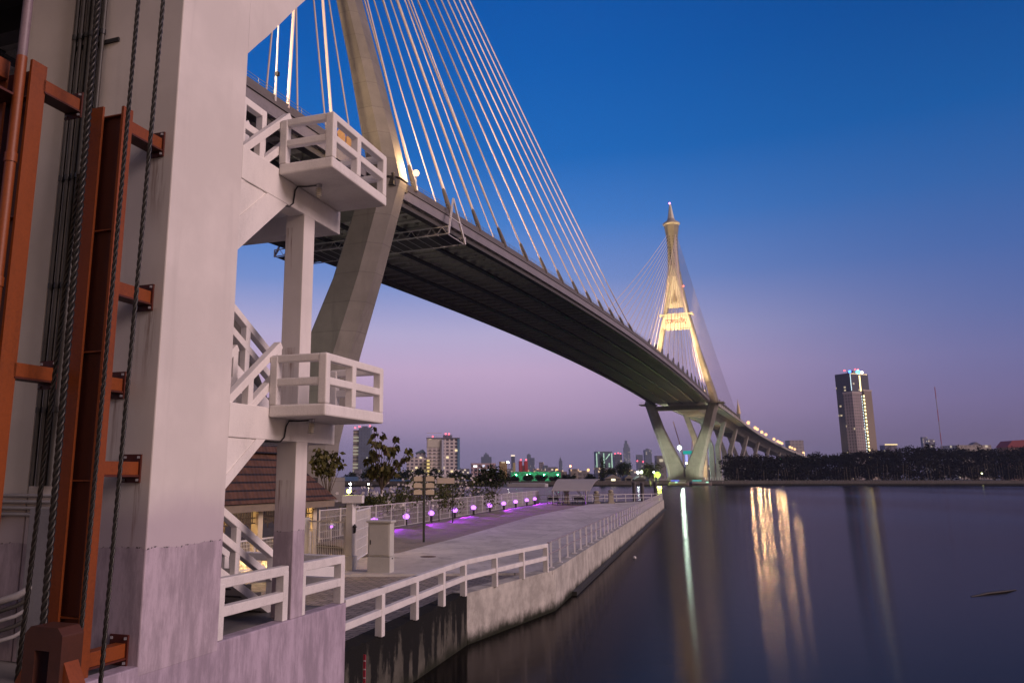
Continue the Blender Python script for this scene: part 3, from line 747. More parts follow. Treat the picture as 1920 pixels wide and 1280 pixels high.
for i in range(13):
    l = 13.4 + 14.15*i
    for s in (1, -1):
        cableB((s*2.6, -1.6, zatt(i)+3.5), (s*16.2, -l, zt(SPAN-l)+1.0), .15)
for i in range(15):
    for s in (1, -1):
        l = 28 + 10.4*i
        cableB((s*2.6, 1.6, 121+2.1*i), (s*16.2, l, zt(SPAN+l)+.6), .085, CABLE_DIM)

# ---- deck
DK = thing('bridge_deck', 'long dark-bottomed bridge deck sweeping from upper left to the far tower', 'bridge deck', (0,199,46), B)
LS = list(np.arange(-150, SPAN+.1, 6.0)); LS = [float(x) for x in LS] + [SPAN+4]
def sweep(sec, ls, z_of=zt, w_of=wo): return [[(w+w_of(l), l, z_of(l)+dz) for w, dz in sec] for l in ls]
MB().loft(sweep([(-16.3,-.38),(16.3,-.38),(16.3,0),(-16.3,0)], LS)).build('road_slab', SOFFIT, DK)
MB().loft(sweep([(-15.4,.004),(15.4,.004),(15.4,.08),(-15.4,.08)], LS)).build('road_surface', ASPH, DK)
for s in (1, -1):
    x = lambda a, b: sorted((s*a, s*b))
    a, b = x(16.0, 16.3); MB().loft(sweep([(a,.002),(b,.002),(b,.95),(a,.95)], LS)).build('parapet', M('grey_deck_edge', (.13,.12,.12), .7, .3, .3, fine=3), DK)
    a, b = x(15.9, 16.42); MB().loft(sweep([(a,-2.05),(b,-2.05),(b,-.45),(a,-.45)], LS)).build('edge_girder', FASCIA, DK)
    a, b = x(15.5, 15.8); MB().loft(sweep([(a,-2.91),(b,-2.91),(b,-2.055),(a,-2.055)], LS)).build('girder_web', M('dark_girder_web', (.07,.065,.06), .7, .3, .4), DK)
    a, b = x(15.5, 16.62); MB().loft(sweep([(a,-.44),(b,-.44),(b,-.02),(a,-.02)], LS)).build('deck_edge', M('grey_deck_edge', (.13,.12,.12), .7, .3, .3, fine=3), DK)
    a, b = x(15.1, 16.3); MB().loft(sweep([(a,-3.35),(b,-3.35),(b,-2.92),(a,-2.92)], LS)).build('edge_flange', M('dark_girder_web', (.07,.065,.06)), DK)
    rm = MB()
    for l in np.arange(-148, SPAN, 3.0): rm.beam((s*16.15,l,zt(l)+.96), (s*16.15,l,zt(l)+1.75), .06, .06)
    for h in (1.35, 1.75):
        for l0, l1 in zip(LS, LS[1:]): rm.beam((s*16.15,l0,zt(l0)+h), (s*16.15,l1,zt(l1)+h), .05, .05)
    rm.build('railing', METALG, DK)
fbs = None
for l in np.arange(-144, SPAN-3, 4.6):
    if not (-6 < l < 6): pass
    l = float(l)
    if fbs is None:
        mb = MB(); z0 = zt(l)
        mb.box(-15.88, 15.88, l-.12, l+.12, z0-2.05, z0-.39); mb.box(-15.88, 15.88, l-.60, l+.60, z0-2.13, z0-2.055)
        fbs = mb.build('floor_beam', DECKSTEEL, DK); l_first = l
    else:
        c = fbs.copy(); COL.objects.link(c); c.parent = DK; c.location = (0, l-l_first, zt(l)-zt(l_first)); BASE[c] = BASE[DK]
for w in (-10.6, -5.3, 5.3, 10.6):
    MB().loft(sweep([(w-.1,-1.55),(w+.1,-1.55),(w+.1,-.40),(w-.1,-.40)], LS)).build('stringer', DECKSTEEL, DK)
for w in (-7.9, 0.0, 7.9):
    MB().loft(sweep([(w-.45,-2.62),(w+.45,-2.62),(w+.45,-2.135),(w-.45,-2.135)], LS)).build('service_beam', M('black_service_beam', (.03,.03,.028), .6, .3, 1), DK)
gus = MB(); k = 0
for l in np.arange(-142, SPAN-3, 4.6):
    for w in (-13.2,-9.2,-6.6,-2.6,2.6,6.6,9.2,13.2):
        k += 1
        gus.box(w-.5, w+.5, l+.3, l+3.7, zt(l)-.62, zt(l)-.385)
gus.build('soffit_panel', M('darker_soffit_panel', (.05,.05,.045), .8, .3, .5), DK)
# ---- approach
AP = thing('approach_viaduct', 'pale concrete approach viaduct curving away behind the far tower', 'viaduct', (0,700,40), B)
LA = [SPAN+5+6*k for k in range(0, 150)]
MB().loft(sweep([(-16.3,-.5),(16.3,-.5),(16.3,0),(-16.3,0)], LA)).build('road_slab', VIA, AP)
MB().loft(sweep([(-6.2,-5.2),(6.2,-5.2),(10.6,-.52),(-10.6,-.52)], LA)).build('box_girder', VIA, AP)
for s in (1, -1):
    a, b = sorted((s*16.0, s*16.35)); MB().loft(sweep([(a,.003),(b,.003),(b,1.1),(a,1.1)], LA)).build('parapet', VIA, AP)
    a, b = sorted((s*15.4, s*16.5)); MB().loft(sweep([(a,-1.1),(b,-1.1),(b,-.04),(a,-.04)], LA)).build('edge_beam', VIA, AP)
mb = MB()
for l in np.arange(SPAN+8, SPAN+240, 5.0):
    l = float(l)
    for s in (1, -1):
        pts = [(s*9.9+wo(l), zt(l)-1.25), (s*15.39+wo(l), zt(l)-1.1), (s*15.39+wo(l), zt(l)-.53), (s*10.3+wo(l), zt(l)-.53)]
        mb.prism(pts, 'y', l, l+.9)
mb.build('wing_rib', DECKSTEEL, AP)
for k, l in enumerate((468, 548, 634, 722, 810, 898, 986, 1074)):
    l = float(l)
    h = zt(l)-5.2; w0 = wo(l); sp = max(8, h-17)
    for s in (1, -1):
        mb = MB()
        mb.loft([leg_ring(w0+s*.45, w0+s*4.3, 4.0, 0, .6, l), leg_ring(w0+s*.45, w0+s*4.3, 4.0, sp, .6, l), leg_ring(w0+s*6.6, w0+s*9.8, 4.0, h+1.6, .6, l)])
        mb.build('pier_leg', VIA, AP)
    mb = MB(); mb.prism([(w0-6,h-.8),(w0+6,h-.8),(w0+6,h-.02),(w0-6,h-.02)], 'y', l-1.8, l+1.8); mb.build('pier_cap', VIA, AP)

# gilded finial at the end of the side span
gf = thing('gilded_finial', 'small gilded tiered finial at the outer end of the far side span', 'finial', (16.2,577,zt(577)), B)
z0 = zt(577)
MB().box(15.2, 17.4, 575.5, 578.5, z0, z0+4).build('plinth', GOLD, gf)
MB().lathe([(1.5,4),(1.7,5.2),(1.2,6),(1.4,7),(.95,8.6),(1.05,9.4),(.6,10.8),(.35,12.5),(.1,15.2)], (16.3,577,z0), 12).build('spire', M('pale_gilding', (.72,.55,.32), .5, .2, 1), gf)

# maintenance gantry hanging under the deck
ga = thing('maintenance_gantry', 'white lattice maintenance gantry slung under the deck beside the near tower', 'gantry', (0,26,44), B)
mb = MB(); zb_, zh = zt(26)-5.0, zt(26)-3.7
for l in (22.5, 30):
    for z in (zb_, zh): mb.beam((-18.2,l,z), (18.2,l,z), .16, .16)
    for k in range(18):
        w = -18+2*k; mb.beam((w,l,zb_), (w+1,l,zh), .08, .08); mb.beam((w+1,l,zh), (w+2,l,zb_), .08, .08)
for k in range(19): mb.beam((-18+2*k,22.5,zb_), (-18+2*k,30,zb_), .1, .1)
mb.build('truss', METALW, ga)
MB().box(-18, 18, 23.2, 29.3, zb_-.02, zb_+.05).build('walkway', M('gantry_grating', (.10,.10,.095), .8, .3, 1), ga)
for s in (1, -1):
    mb = MB()
    for l in (22.6, 29.9): mb.beam((s*18.2,l,zb_), (s*17.5,26.2,zt(26)+2.6), .3, .3); mb.beam((s*18.2,l,zb_), (s*18.2,l,zh), .2, .2)
    mb.beam((s*18.0,23.5,zt(26)-1.6), (s*18.0,29,zt(26)-1.6), .16, .16)
    mb.build('hanger_frame', METALW, ga)

# ---- lamps on the bridge
WARM = EM('warm_lamp', (1, .56, .25), 1.9)
WARM_S = EM('warm_lamp_soft', (1, .70, .40), 2.2)
def glow(parent, p, power, col, r=.5):
    d = bpy.data.lights.new('lamp_light', 'POINT'); d.energy = power; d.color = col; d.shadow_soft_size = r
    o = bpy.data.objects.new('lamp_light', d); COL.objects.link(o); o.parent = parent; o.location = Vector(p) - BASE[parent][1]
    return o
def spot(name, loc, target, power, col, ang=60, size=.4, parent=None):
    d = bpy.data.lights.new(name, 'SPOT'); d.energy = power; d.color = col; d.spot_size = math.radians(ang); d.spot_blend = .6; d.shadow_soft_size = size
    o = bpy.data.objects.new(name, d); COL.objects.link(o); o.location = loc
    o.rotation_euler = (Vector(loc)-Vector(target)).to_track_quat('Z', 'Y').to_euler()
    return o
def flood(label, w, l, z, em=WARM, r=.45, pw=3000):
    f = thing('floodlight', label, 'floodlight', (w,l,z), B)
    MB().beam((w,l,z), (w,l,z+1.5), .15, .15).build('stand', METALG, f)
    MB().ball((w,l,z+2.0), r, 12, 8).build('lamp', em, f)
    glow(f, (w+.3,l-1.1*r,z+2.0+r), pw, (1,.62,.30), .3)
    return f
flood('brilliant floodlight on the knee of the near tower leg', 22.2, 2.0, 46.9, EM('star_lamp', (1, .60, .27), 3.2), .5, 5000)
flood('small bright floodlight at the foot of the far upper leg', 15.2, SPAN-10, zt(SPAN-10)+1.0, WARM_S, .7, 4000)
FCOL = (1, .66, .30)
for s in (1, -1):
    for dl, tz, pw in ((-42, 112, 1.05), (-38, 72, .55), (-64, 148, 1.3)):
        p = brg(s*9, SPAN+dl, zt(SPAN-30)+1.2)
        spot('tower_spot', p, brg(s*2 if tz > 100 else s*13, SPAN-2, tz), 560000*pw, (1,.68,.32), 30 if tz > 130 else 56 if tz > 100 else 40)
        f = thing('floodlight', ('left' if s < 0 else 'right') + (' rearmost' if dl < -60 else ' outer' if dl < -40 else ' inner') + ' floodlight on the deck aimed up at the far tower', 'floodlight', (s*9,SPAN+dl,zt(SPAN+dl)), B, group='floodlights under the far tower')
        MB().beam((s*9,SPAN+dl,zt(SPAN+dl)), (s*9,SPAN+dl,zt(SPAN+dl)+.9), .2, .2).build('stand', METALG, f)
for s in (1, -1):
    spot('tower_spot', brg(s*24, SPAN-34, 2.5), brg(s*11, SPAN, 17), 85000, (.95,1,.72), 48, .5)  # added lamp, lights the far lower legs in place of the bank lamp
    f = thing('floodlight', ('left' if s < 0 else 'right')+' ground floodlight on the bank shining up the lower legs of the far tower', 'floodlight', (s*24,SPAN-34,1.5), B)
    MB().beam((s*24,SPAN-34,1.5), (s*24,SPAN-34,2.3), .3, .3).build('housing', METALG, f)
# near tower wash from the land side, then unseen added cable lamps
spot('tower_spot', brg(13.5, -42, zt(0)+1.2), brg(17, 0, 64), 125000, (1,.68,.40), 60, 3.0)
spot('tower_spot', brg(-10, 60, zt(60)+1.4), brg(15, 90, 92), 110000, (1,.66,.48), 120, 1.5)  # unseen lamp put in to brighten the stay cables
spot('tower_spot', brg(-10, 130, zt(130)+1.4), brg(15, 130, 80), 75000, (1,.66,.48), 120, 1.5)
spot('tower_spot', brg(2, -25, zt(0)+1.4), brg(12, -40, 92), 5000, (1,.66,.48), 110)
spot('tower_spot', brg(0, -30, 4), brg(13, 0, 32), 13000, (1,.88,.74), 60)
for w_, l_, lab_ in ((13.5,-42,'floodlight on the near deck left of the near tower, by the parapet'), (0,-30,'ground floodlight beside the foot of the near tower')):
    z_ = zt(l_) if w_ else 1.2
    f = thing('floodlight', lab_, 'floodlight', (w_,l_,z_), B); MB().beam((w_,l_,z_), (w_,l_,z_+.8), .3, .3).build('housing', METALG, f)
# lamps along the approach
LAMP_L = [(676,1),(734,1),(752,1),(789,1),(825,1),(893,1),(925,1),(943,1),(961,1),(1029,1),(1047,1),(1070,1),(1143,1)]
first = None
for k, (l, s) in enumerate(LAMP_L):
    l = float(l); w = wo(l) + 15.6; z = zt(l)
    if first is None:
        first = thing('street_lamp', 'glowing warm street lamp in the row along the approach viaduct', 'street lamp', (0,0,0), B, group='street lamps along the approach viaduct')
        MB().tube([(0,0,0),(0,0,4.6),(-.8,0,5.0)], .09, 8).build('lamp_post', METALG, first)
        MB().ball((-1.0,0,4.9), 1.5, 12, 8).build('lamp_head', WARM, first)
        glow(first, (-1.4,-2.1,4.3), 15000, (1,.62,.28), .6)
        r = first
    else:
        r = first.copy(); COL.objects.link(r)
        for ch in [o for o in COL.objects if o.parent == first]:
            c = ch.copy(); COL.objects.link(c); c.parent = r
    r.matrix_world = FRAME_BRIDGE @ Matrix.Translation((w, l, z))
# unlit lamp standard on the near deck
ls_ = thing('lamp_standard', 'slim unlit lamp standard on the deck between cables, upper left', 'street lamp', (16.3,-25,zt(-25)), B)
z0 = zt(-25)
MB().tube([(16.4,-25,z0-.4),(16.4,-25,z0+4),(16.4,-25,z0+12)], [.16,.13,.09], 10).build('pole', METALW, ls_)
MB().cbox((16.6,-25.1,z0+3.6), .5, .35, .5).build('control_box', BLACKM, ls_)
MB().tube([(16.4,-25,z0+12),(14.8,-25,z0+12.8)], .06, 8).build('arm', METALW, ls_)
# gilded panels on the parapet by the near tower, planter by the knee
for k, l in enumerate((-9.6, -7.4, -5.2)):
    gp = thing('gilded_ornament', ['rearmost', 'middle', 'foremost'][k] + ' gilded ornamental panel on the parapet beside the near tower leg', 'ornament', (16.2,l,zt(l)+.95), B, group='gilded panels on the parapet')
    z0 = zt(l)+.96
    mb = MB(); mb.prism([(l-.95,z0),(l+.95,z0),(l+.95,z0+1.1),(l+.55,z0+1.5),(l+.25,z0+2.1),(l-.25,z0+2.1),(l-.55,z0+1.5),(l-.95,z0+1.1)], 'x', 16.25, 16.4)
    mb.build('panel', M('gilding', (.5,.3,.1), .4), gp)

# ------------------------------------------------------------------ foliage tools
def leaf_cloud(mb, c, r, n, size, droop=0, shell=.55, up=.3):
    c = Vector(c); r = Vector(r) if not isinstance(r, (int, float)) else Vector((r,r,r))
    for _ in range(n):
        d = Vector(rng.normal(size=3)).normalized()
        q = c + Vector((d.x*r.x, d.y*r.y, d.z*r.z))*((shell + (1-shell)*rng.random())*(.75+.35*rng.random()))
        s = size*(.6+.8*rng.random())
        nrm = (Vector(rng.normal(size=3)) + Vector((0,0,up*2))).normalized()
        a = nrm.orthogonal().normalized(); a.rotate(Matrix.Rotation(rng.random()*6.28, 3, nrm)); b = nrm.cross(a)
        if droop: a = (a*.5 - Vector((0,0,1))*droop).normalized(); b = nrm.cross(a).normalized()
        tip = q + a*s
        mb.add([q, q+a*s*.5+b*s*.28+nrm*s*.06, tip, q+a*s*.5-b*s*.28+nrm*s*.06], [(0,1,2,3)])
LEAF_DK = leaf_mat('dark_leaf', (.012,.018,.008), (.028,.04,.016), (.045,.055,.022))
LEAF_MID = leaf_mat('green_leaf', (.03,.04,.012), (.065,.075,.022), (.10,.10,.035))
LEAF_OL = leaf_mat('olive_leaf', (.04,.042,.012), (.085,.08,.025), (.12,.105,.04))
BARK = M('bark', (.12,.095,.07), .9, .35, 4)
def trunk_mb(p, h, r, lean=(0,0), tops=()):
    mb = MB(); p = Vector(p); top = p+Vector((lean[0],lean[1],h))
    mid = p.lerp(top, .5)+Vector((r*.6,-r*.4,0))
    mb.tube([p, mid, top], [r, r*.75, r*.5], 8)
    for t_ in tops:
        t_ = Vector(t_); m = top.lerp(t_, .5)+Vector((0,0,-.12*(t_-top).length)); mb.tube([mid.lerp(top,.6), m, t_], [r*.5, r*.33, r*.14], 6)
    return mb
def tree(name, label, p, h, blobs, n, size, mat, th=.45, r=.15, droop=0, group=None, shell=.4):
    p = Vector(p); T = thing(name, label, 'tree', p, group=group)
    tops = [p+Vector(b[:3]) for b in blobs]
    trunk_mb(p, h*th, r, (.02*h,0), tops).build('trunk', BARK, T)
    mb = MB(); tot = sum(b[3]**2 for b in blobs)
    for b in blobs:
        rr = (b[3], b[3], b[3]*(b[4] if len(b) > 4 else .8))
        leaf_cloud(mb, p+Vector(b[:3]), rr, max(6, int(n*b[3]**2/tot)), size, droop, shell)
    mb.build('crown', mat, T)
    return T

# ------------------------------------------------------------------ promenade furniture
# fence
fn = thing('mesh_fence', 'long white posted mesh fence behind the purple bollard lights', 'fence', fence_pt(.5))
NB = 24
fbar = M('fence_mesh_wire', (.52,.50,.52), .5, .15, 3)
for k in range(NB):
    a, b = fence_pt(k/NB), fence_pt((k+1)/NB)
    d = (b-a).normalized(); L = (b-a).length
    MB().beam(a+Vector((0,0,1.1)), a+Vector((0,0,2.92)), .075, .075).build('post', METALW, fn)
    mb = MB()
    m_ = int(L/.11)
    for j in range(1, m_): q = a+d*(j*L/m_); mb.beam(q+Vector((0,0,1.34)), q+Vector((0,0,2.86)), .016, .016)
    for z in (1.34, 1.72, 2.1, 2.48, 2.87): mb.beam(a+Vector((0,0,z)), b+Vector((0,0,z)), .02 if 1.4 < z < 2.8 else .05, .02 if 1.4 < z < 2.8 else .05)
    mb.build('mesh_panel', fbar, fn)
MB().beam(fence_pt(0)+Vector((0,0,1.2)), fence_pt(1)+Vector((0,0,1.2)), .2, .26).build('kerb', M('dark_kerb', (.10,.095,.10), .8, .3, 2), fn)
# purple bollard lights
PURP = EM('purple_lamp', (.55, .17, 1.0), 3.2)
bpos = [(-4.5,54.3),(-2.7,59.8),(-1.0,65.2),(.9,71.0),(2.7,76.9),(4.5,82.7),(6.3,88.6),(8.1,94.9),(10.0,101.4),(11.6,107.2)]
order = ['nearest', 'second', 'third', 'fourth', 'fifth', 'sixth', 'seventh', 'eighth', 'ninth', 'farthest']
first = None
for k, (x, y) in enumerate(bpos):
    if first is None:
        r = first = thing('bollard_light', '', 'bollard light', (0,0,0))
        MB().cbox((0,0,.33), .2, .2, .66).build('post', BLACKM, r)
        MB().lathe([(.10,.62),(.20,.69),(.245,.80),(.20,.91),(.06,.99)], (0,0,0), 14).build('lamp', PURP, r)
        g_ = bpy.data.lights.new('lamp_light', 'SPOT'); g_.energy = 900; g_.color = (.40,.03,1); g_.spot_size = math.radians(122); g_.spot_blend = .5; g_.shadow_soft_size = .1
        go = bpy.data.objects.new('lamp_light', g_); COL.objects.link(go); go.parent = r; go.location = (.34,-.33,.92); go.rotation_euler = (math.radians(-18), math.radians(-38), 0)
    else:
        r = first.copy(); COL.objects.link(r)
        for ch in [o for o in COL.objects if o.parent == first]:
            c = ch.copy(); COL.objects.link(c); c.parent = r
    r.location = (x, y, 1.12)
    r['label'] = order[k] + ' purple bollard light from the white cabinet along the mesh fence'
    r['group'] = 'purple bollard lights along the fence'
# purple lamp behind the gate
pg = thing('garden_lamp', 'purple lit garden lamp seen through the white gate mesh', 'lamp', (-6.3,47.2,1.2))
MB().tube([(-6.3,47.2,1.1),(-6.3,47.2,2.0)], .035, 8).build('post', METALW, pg)
MB().lathe([(.24,2.02),(.2,2.06),(.05,2.14),(.03,2.3)], (-6.3,47.2,0), 12).build('hood', METALW, pg)
MB().ball((-6.3,47.2,1.96), .09, 10, 6).build('lamp', PURP, pg)
# cabinet
cx, cy, rz = -2.3, 30.9, math.radians(-14)
cb = thing('utility_cabinet', 'pale grey steel utility cabinet standing on the brick paving', 'cabinet', (cx,cy,1.22))
CABM = M('pale_cabinet_paint', (.50,.49,.44), .55, .12, 2)
MB().cbox((cx,cy,1.22+.31), .86, .52, .62, rz).build('plinth', CABM, cb, bevel=.015)
bd = MB().cbox((cx,cy,1.22+1.23), .84, .5, 1.19, rz).build('body', CABM, cb, bevel=.02)
R_ = Matrix.Rotation(rz, 3, 'Z')
def off(x, y, z): v = R_ @ Vector((x, y, 0)); return (cx+v.x, cy+v.y, z)
MB().cbox(off(0,-.257,2.43), .74, .016, 1.04, rz).build('door', CABM, bd, bevel=.006)
MB().cbox(off(-.31,-.272,2.35), .03, .02, .16, rz).build('handle', BLACKM, bd)
MB().cbox((cx,cy,3.075), .96, .62, .09, rz).build('lid', CABM, cb, bevel=.03)
MB().cbox(off(.43,.02,1.78), .03, .1, .05, rz).build('latch', BLACKM, cb)
# gate pier with shelf top, lantern and yellow floodlight
px_, py_ = -3.5, 31.6
gpz = thing('gate_pier', 'slim white gate pier with a wide T-shaped cap and a small black lantern', 'gate pier', (px_,py_,1.22))
MB().cbox((px_,py_,2.45), .27, .27, 2.5, -.36).build('shaft', RAILWHITE, gpz, bevel=.012)
MB().cbox((px_,py_,1.5), .42, .42, .6, -.36).build('base', RAILWHITE, gpz, bevel=.02)
MB().cbox((px_+.07,py_,3.85), .78, .40, .29, -.1).build('cap', RAILWHITE, gpz, bevel=.015)
lm = MB(); q = (px_+.17, py_-.16)
lm.lathe([(.02,2.62),(.05,2.66),(.055,2.82),(.09,2.84),(.02,2.95)], (q[0],q[1],0), 8); lm.beam((px_,py_,2.6), (q[0],q[1],2.64), .03, .03)
lm.build('lantern', BLACKM, gpz)
yl = thing('floodlight', 'round yellow-green floodlight shining above the white gate pier', 'floodlight', (px_-.1,py_+.2,4.0))
MB().beam((px_-.1,py_+.05,3.99), (px_-.1,py_+.05,4.09), .05, .05).build('stand', METALG, yl)
MB().ball((px_-.1,py_+.05,4.14), .075, 12, 8).build('lamp', EM('yellow_green_lamp', (.95,1,.10), 30), yl)
# gate mesh panels
def meshpanel(par, a, b, z0, z1, bar=.02, gap=.09, hz=5):
    a, b = Vector(a), Vector(b); d = (b-a).normalized(); L = (b-a).length; mb = MB(); m_ = int(L/gap)
    for j in range(m_+1): q = a+d*(j*L/m_); mb.beam((q.x,q.y,z0), (q.x,q.y,z1), bar, bar)
    for j in range(hz+1): z = z0+(z1-z0)*j/hz; mb.beam((a.x,a.y,z), (b.x,b.y,z), bar*.9, bar*.9)
    mb.build('mesh_panel', METALW, par)
    fr = MB()
    for q in (a, b): fr.beam((q.x,q.y,z0-.1), (q.x,q.y,z1+.05), .07, .07)
    for z in (z0, z1): fr.beam((a.x,a.y,z), (b.x,b.y,z), .055, .055)
    fr.build('frame', METALW, par)
gt = thing('mesh_gate', 'white mesh gate leaf between the T-capped pier and the pavilion', 'gate', (-4.6,32.0,1.22))
meshpanel(gt, (-3.72,31.7,0), (-5.25,32.7,0), 1.45, 3.0)
gt2 = thing('mesh_gate', 'narrow white mesh gate leaf standing open behind the cabinet', 'gate', (-3.3,34,1.22))
meshpanel(gt2, (-3.45,33.0,0), (-3.25,36.8,0), 1.5, 3.35)
wpn = thing('white_board_post', 'plain white box post left of the mesh gate', 'gate pier', (-5.45,32.7,1.22))
MB().cbox((-5.45,32.75,2.25), .46, .22, 1.75, .25).build('body', M('white_board', (.70,.70,.70), .6, .1, 3), wpn, bevel=.012)
MB().cbox((-5.72,32.9,2.3), .14, .2, 1.95, .25).build('post', RAILWHITE, wpn, bevel=.01)
pl = thing('low_white_wall', 'low white wall panel on the paving behind the lilac railing', 'wall', (-4.3,28.5,1.2))
mb = MB(); a, b = Vector((-4.95,28.1,0)), Vector((-3.67,28.9,0))
mb.beam((a.x,a.y,1.46), (b.x,b.y,1.46), .14, .50); mb.build('panel', M('white_board', (.7,.7,.7), .6), pl, bevel=.02)
# sign post with six plates
sx, sy = -1.1, 45.9
sg = thing('sign_post', 'dark green post carrying six blank cream direction plates', 'signpost', (sx,sy,1.2))
MB().tube([(sx,sy,1.2),(sx,sy,4.62)], .065, 10).build('pole', M('dark_green_post', (.012,.02,.016), .4, .3, 3), sg)
MB().ball((sx,sy,4.68), .09, 10, 6).build('finial', BLACKM, sg)
PLATE = M('cream_sign_plate', (.50,.43,.33), .6, .12, 3)
for s in (-1, 1):
    for k in range(3):
        z = 3.72+.36*k; x0, x1 = sorted((sx+s*.10, sx+s*.56))
        mb = MB(); mb.prism([(x0,z),(x1,z),(x1,z+.22),((x0+x1)/2+.1,z+.27),((x0+x1)/2-.1,z+.27),(x0,z+.22)], 'y', sy-.02, sy+.02)
        mb.build('sign_plate', PLATE, sg)
        MB().box(x0, x1, sy-.025, sy+.025, z-.055, z-.002).build('plate_bracket', BLACKM, sg)
nb = thing('notice_board', 'blank cream board on two posts among the white-flowered shrubs', 'sign', (gx(836,62),62,1.2))
x0 = gx(836,62)
MB().box(x0-.64, x0+.64, 61.97, 62.03, gz(906,62), gz(895.5,62)).build('board', PLATE, nb)
for s in (-1, 1): MB().beam((x0+s*.5,62.05,1.1), (x0+s*.5,62.05,gz(900,62)), .07, .07).build('post', BLACKM, nb)
# pavilion
pv = thing('pavilion', 'open pavilion with a brown tiled hipped roof and warm lit iron grilles', 'pavilion', (-12.8,16,1.2), F)
t = NT('brown_roof_tiles'); c = t.coord(); s3 = t.n('ShaderNodeSeparateXYZ'); t.l(c, s3.inputs[0])
row = t.math('FRACT', t.math('MULTIPLY', s3.outputs[2], 3.4)); colw = t.math('FRACT', t.math('MULTIPLY', t.math('ADD', s3.outputs[0], s3.outputs[1]), 4.0))
hg = t.math('ADD', t.math('MULTIPLY', row, .8), t.math('MULTIPLY', t.math('ABSOLUTE', t.math('SUBTRACT', colw, .5)), .7))
cc = t.mix(t.map(t.noise(c, 2.5, 5), .3, .7), (.065,.029,.014), (.115,.050,.024)); cc = t.mix(t.math('LESS_THAN', row, .22), cc, (.010,.006,.004))
t.bsdf(cc, .7, 0, hg, .8, .06); TILE = t.m
ex0, ex1, ey0, ey1, ez = -15.9, -9.7, 9.5, 22.0, 3.72
cxr = (ex0+ex1)/2; sl = 1.12
def hip(mb, x0, x1, y0, y1, z0, rise):
    h = min(x1-x0, y1-y0)/2; a, b = (cxr, y0+h, z0+rise), (cxr, y1-h, z0+rise)
    mb.add([(x0,y0,z0),(x1,y0,z0),(x1,y1,z0),(x0,y1,z0),a,b], [(0,1,4),(1,2,5,4),(2,3,5),(3,0,4,5),(3,2,1,0)])
mb = MB(); hip(mb, ex0, ex1, ey0, ey1, ez, (ex1-ex0)/2*sl)
rf = mb.build('roof', TILE, pv)
mb = MB(); hip(mb, ex0+1.5, ex1-1.5, ey0+1.5, ey1-1.5, ez+1.5*sl+.22, (ex1-ex0-3)/2*sl); mb.build('upper_roof', TILE, rf)
mb = MB(); mb.box(ex0+.1, ex1-.1, ey0+.1, ey1-.1, ez-.30, ez-.03); mb.build('fascia', M('weathered_fascia', (.20,.16,.12), .8, .3, 2), pv)
POST_M = M('cream_pavilion_paint', (.60,.52,.38), .7, .15, 2)
ys = [11.4, 14.2, 17.0, 19.6, 21.2]
for x in (-10.5, -15.2):
    for y in ys: MB().box(x-.16, x+.16, y-.16, y+.16, 1.2, ez-.3).build('pillar', POST_M, pv, bevel=.01)
IRON = M('brown_iron_grille', (.06,.042,.028), .6, .3, 5)
for y0, y1 in zip(ys, ys[1:]):
    mb = MB(); n = int((y1-y0-.4)/.13)
    for j in range(n): y = y0+.2+j*(y1-y0-.4)/n; mb.beam((-10.5,y,2.72+.25*abs(math.sin(j*.8))), (-10.5,y,3.40), .03, .03)
    for z in (3.40, 3.15, 2.95): mb.beam((-10.5,y0+.16,z), (-10.5,y1-.16,z), .04, .04)
    mb.build('grille', IRON, pv)
    meshpanel(pv, lock(-10.45,y0+.2) if False else (-10.45,y0+.2,0), (-10.45,y1-.2,0), 1.3, 2.35, .012, .1, 8)
MB().box(-15.8, -9.9, 9.6, 21.9, 1.0, 1.24).build('floor', M('cream_tiled_floor', (.4,.36,.3), .6, .15, 3), pv)
MB().box(-15.5, -15.38, 10, 21.5, 1.2, ez-.3).build('back_wall', POST_M, pv)
WT = M('worn_timber', (.22,.13,.06), .7, .3, 4)
MB().box(-12.0, -11.7, 12.0, 12.4, 1.25, 3.0).build('timber', WT, pv); MB().beam((-11.2,15.2,1.3), (-11.6,16.6,3.3), .1, .1).build('timber', WT, pv)
dq = Vector((0,0,HC)) + ray(803,1043)*((1.305-HC)/ray(803,1043).z)
dc = MB().lathe([(.34,0),(.34,.012),(.30,.016),(.29,.012),(.02,.014)], (dq.x,dq.y,1.302), 24); setp(dc.build('drain_cover', M('rusty_cast_iron', (.10,.05,.03), .7, .4, 6), base=(dq.x,dq.y,1.3)), 'small rusty round drain cover in the pale promenade slab', 'drain cover')
for y in (13.0, 18.4, 21.6):
    cl_ = thing('ceiling_lamp', {13.0:'warm lamp under the pavilion roof, end bay behind the stairs',18.4:'warm lamp under the pavilion roof, middle bay',21.6:'warm lamp under the pavilion eave nearest the gate'}[y], 'lamp', (-12.3,y,ez-.33), F, group='lamps in the pavilion')
    MB().lathe([(.12,-.02),(.16,-.10),(.10,-.16)], (-12.3,y,ez-.31), 12).build('lamp', EM('pavilion_lamp', (1,.60,.22), 900), cl_)
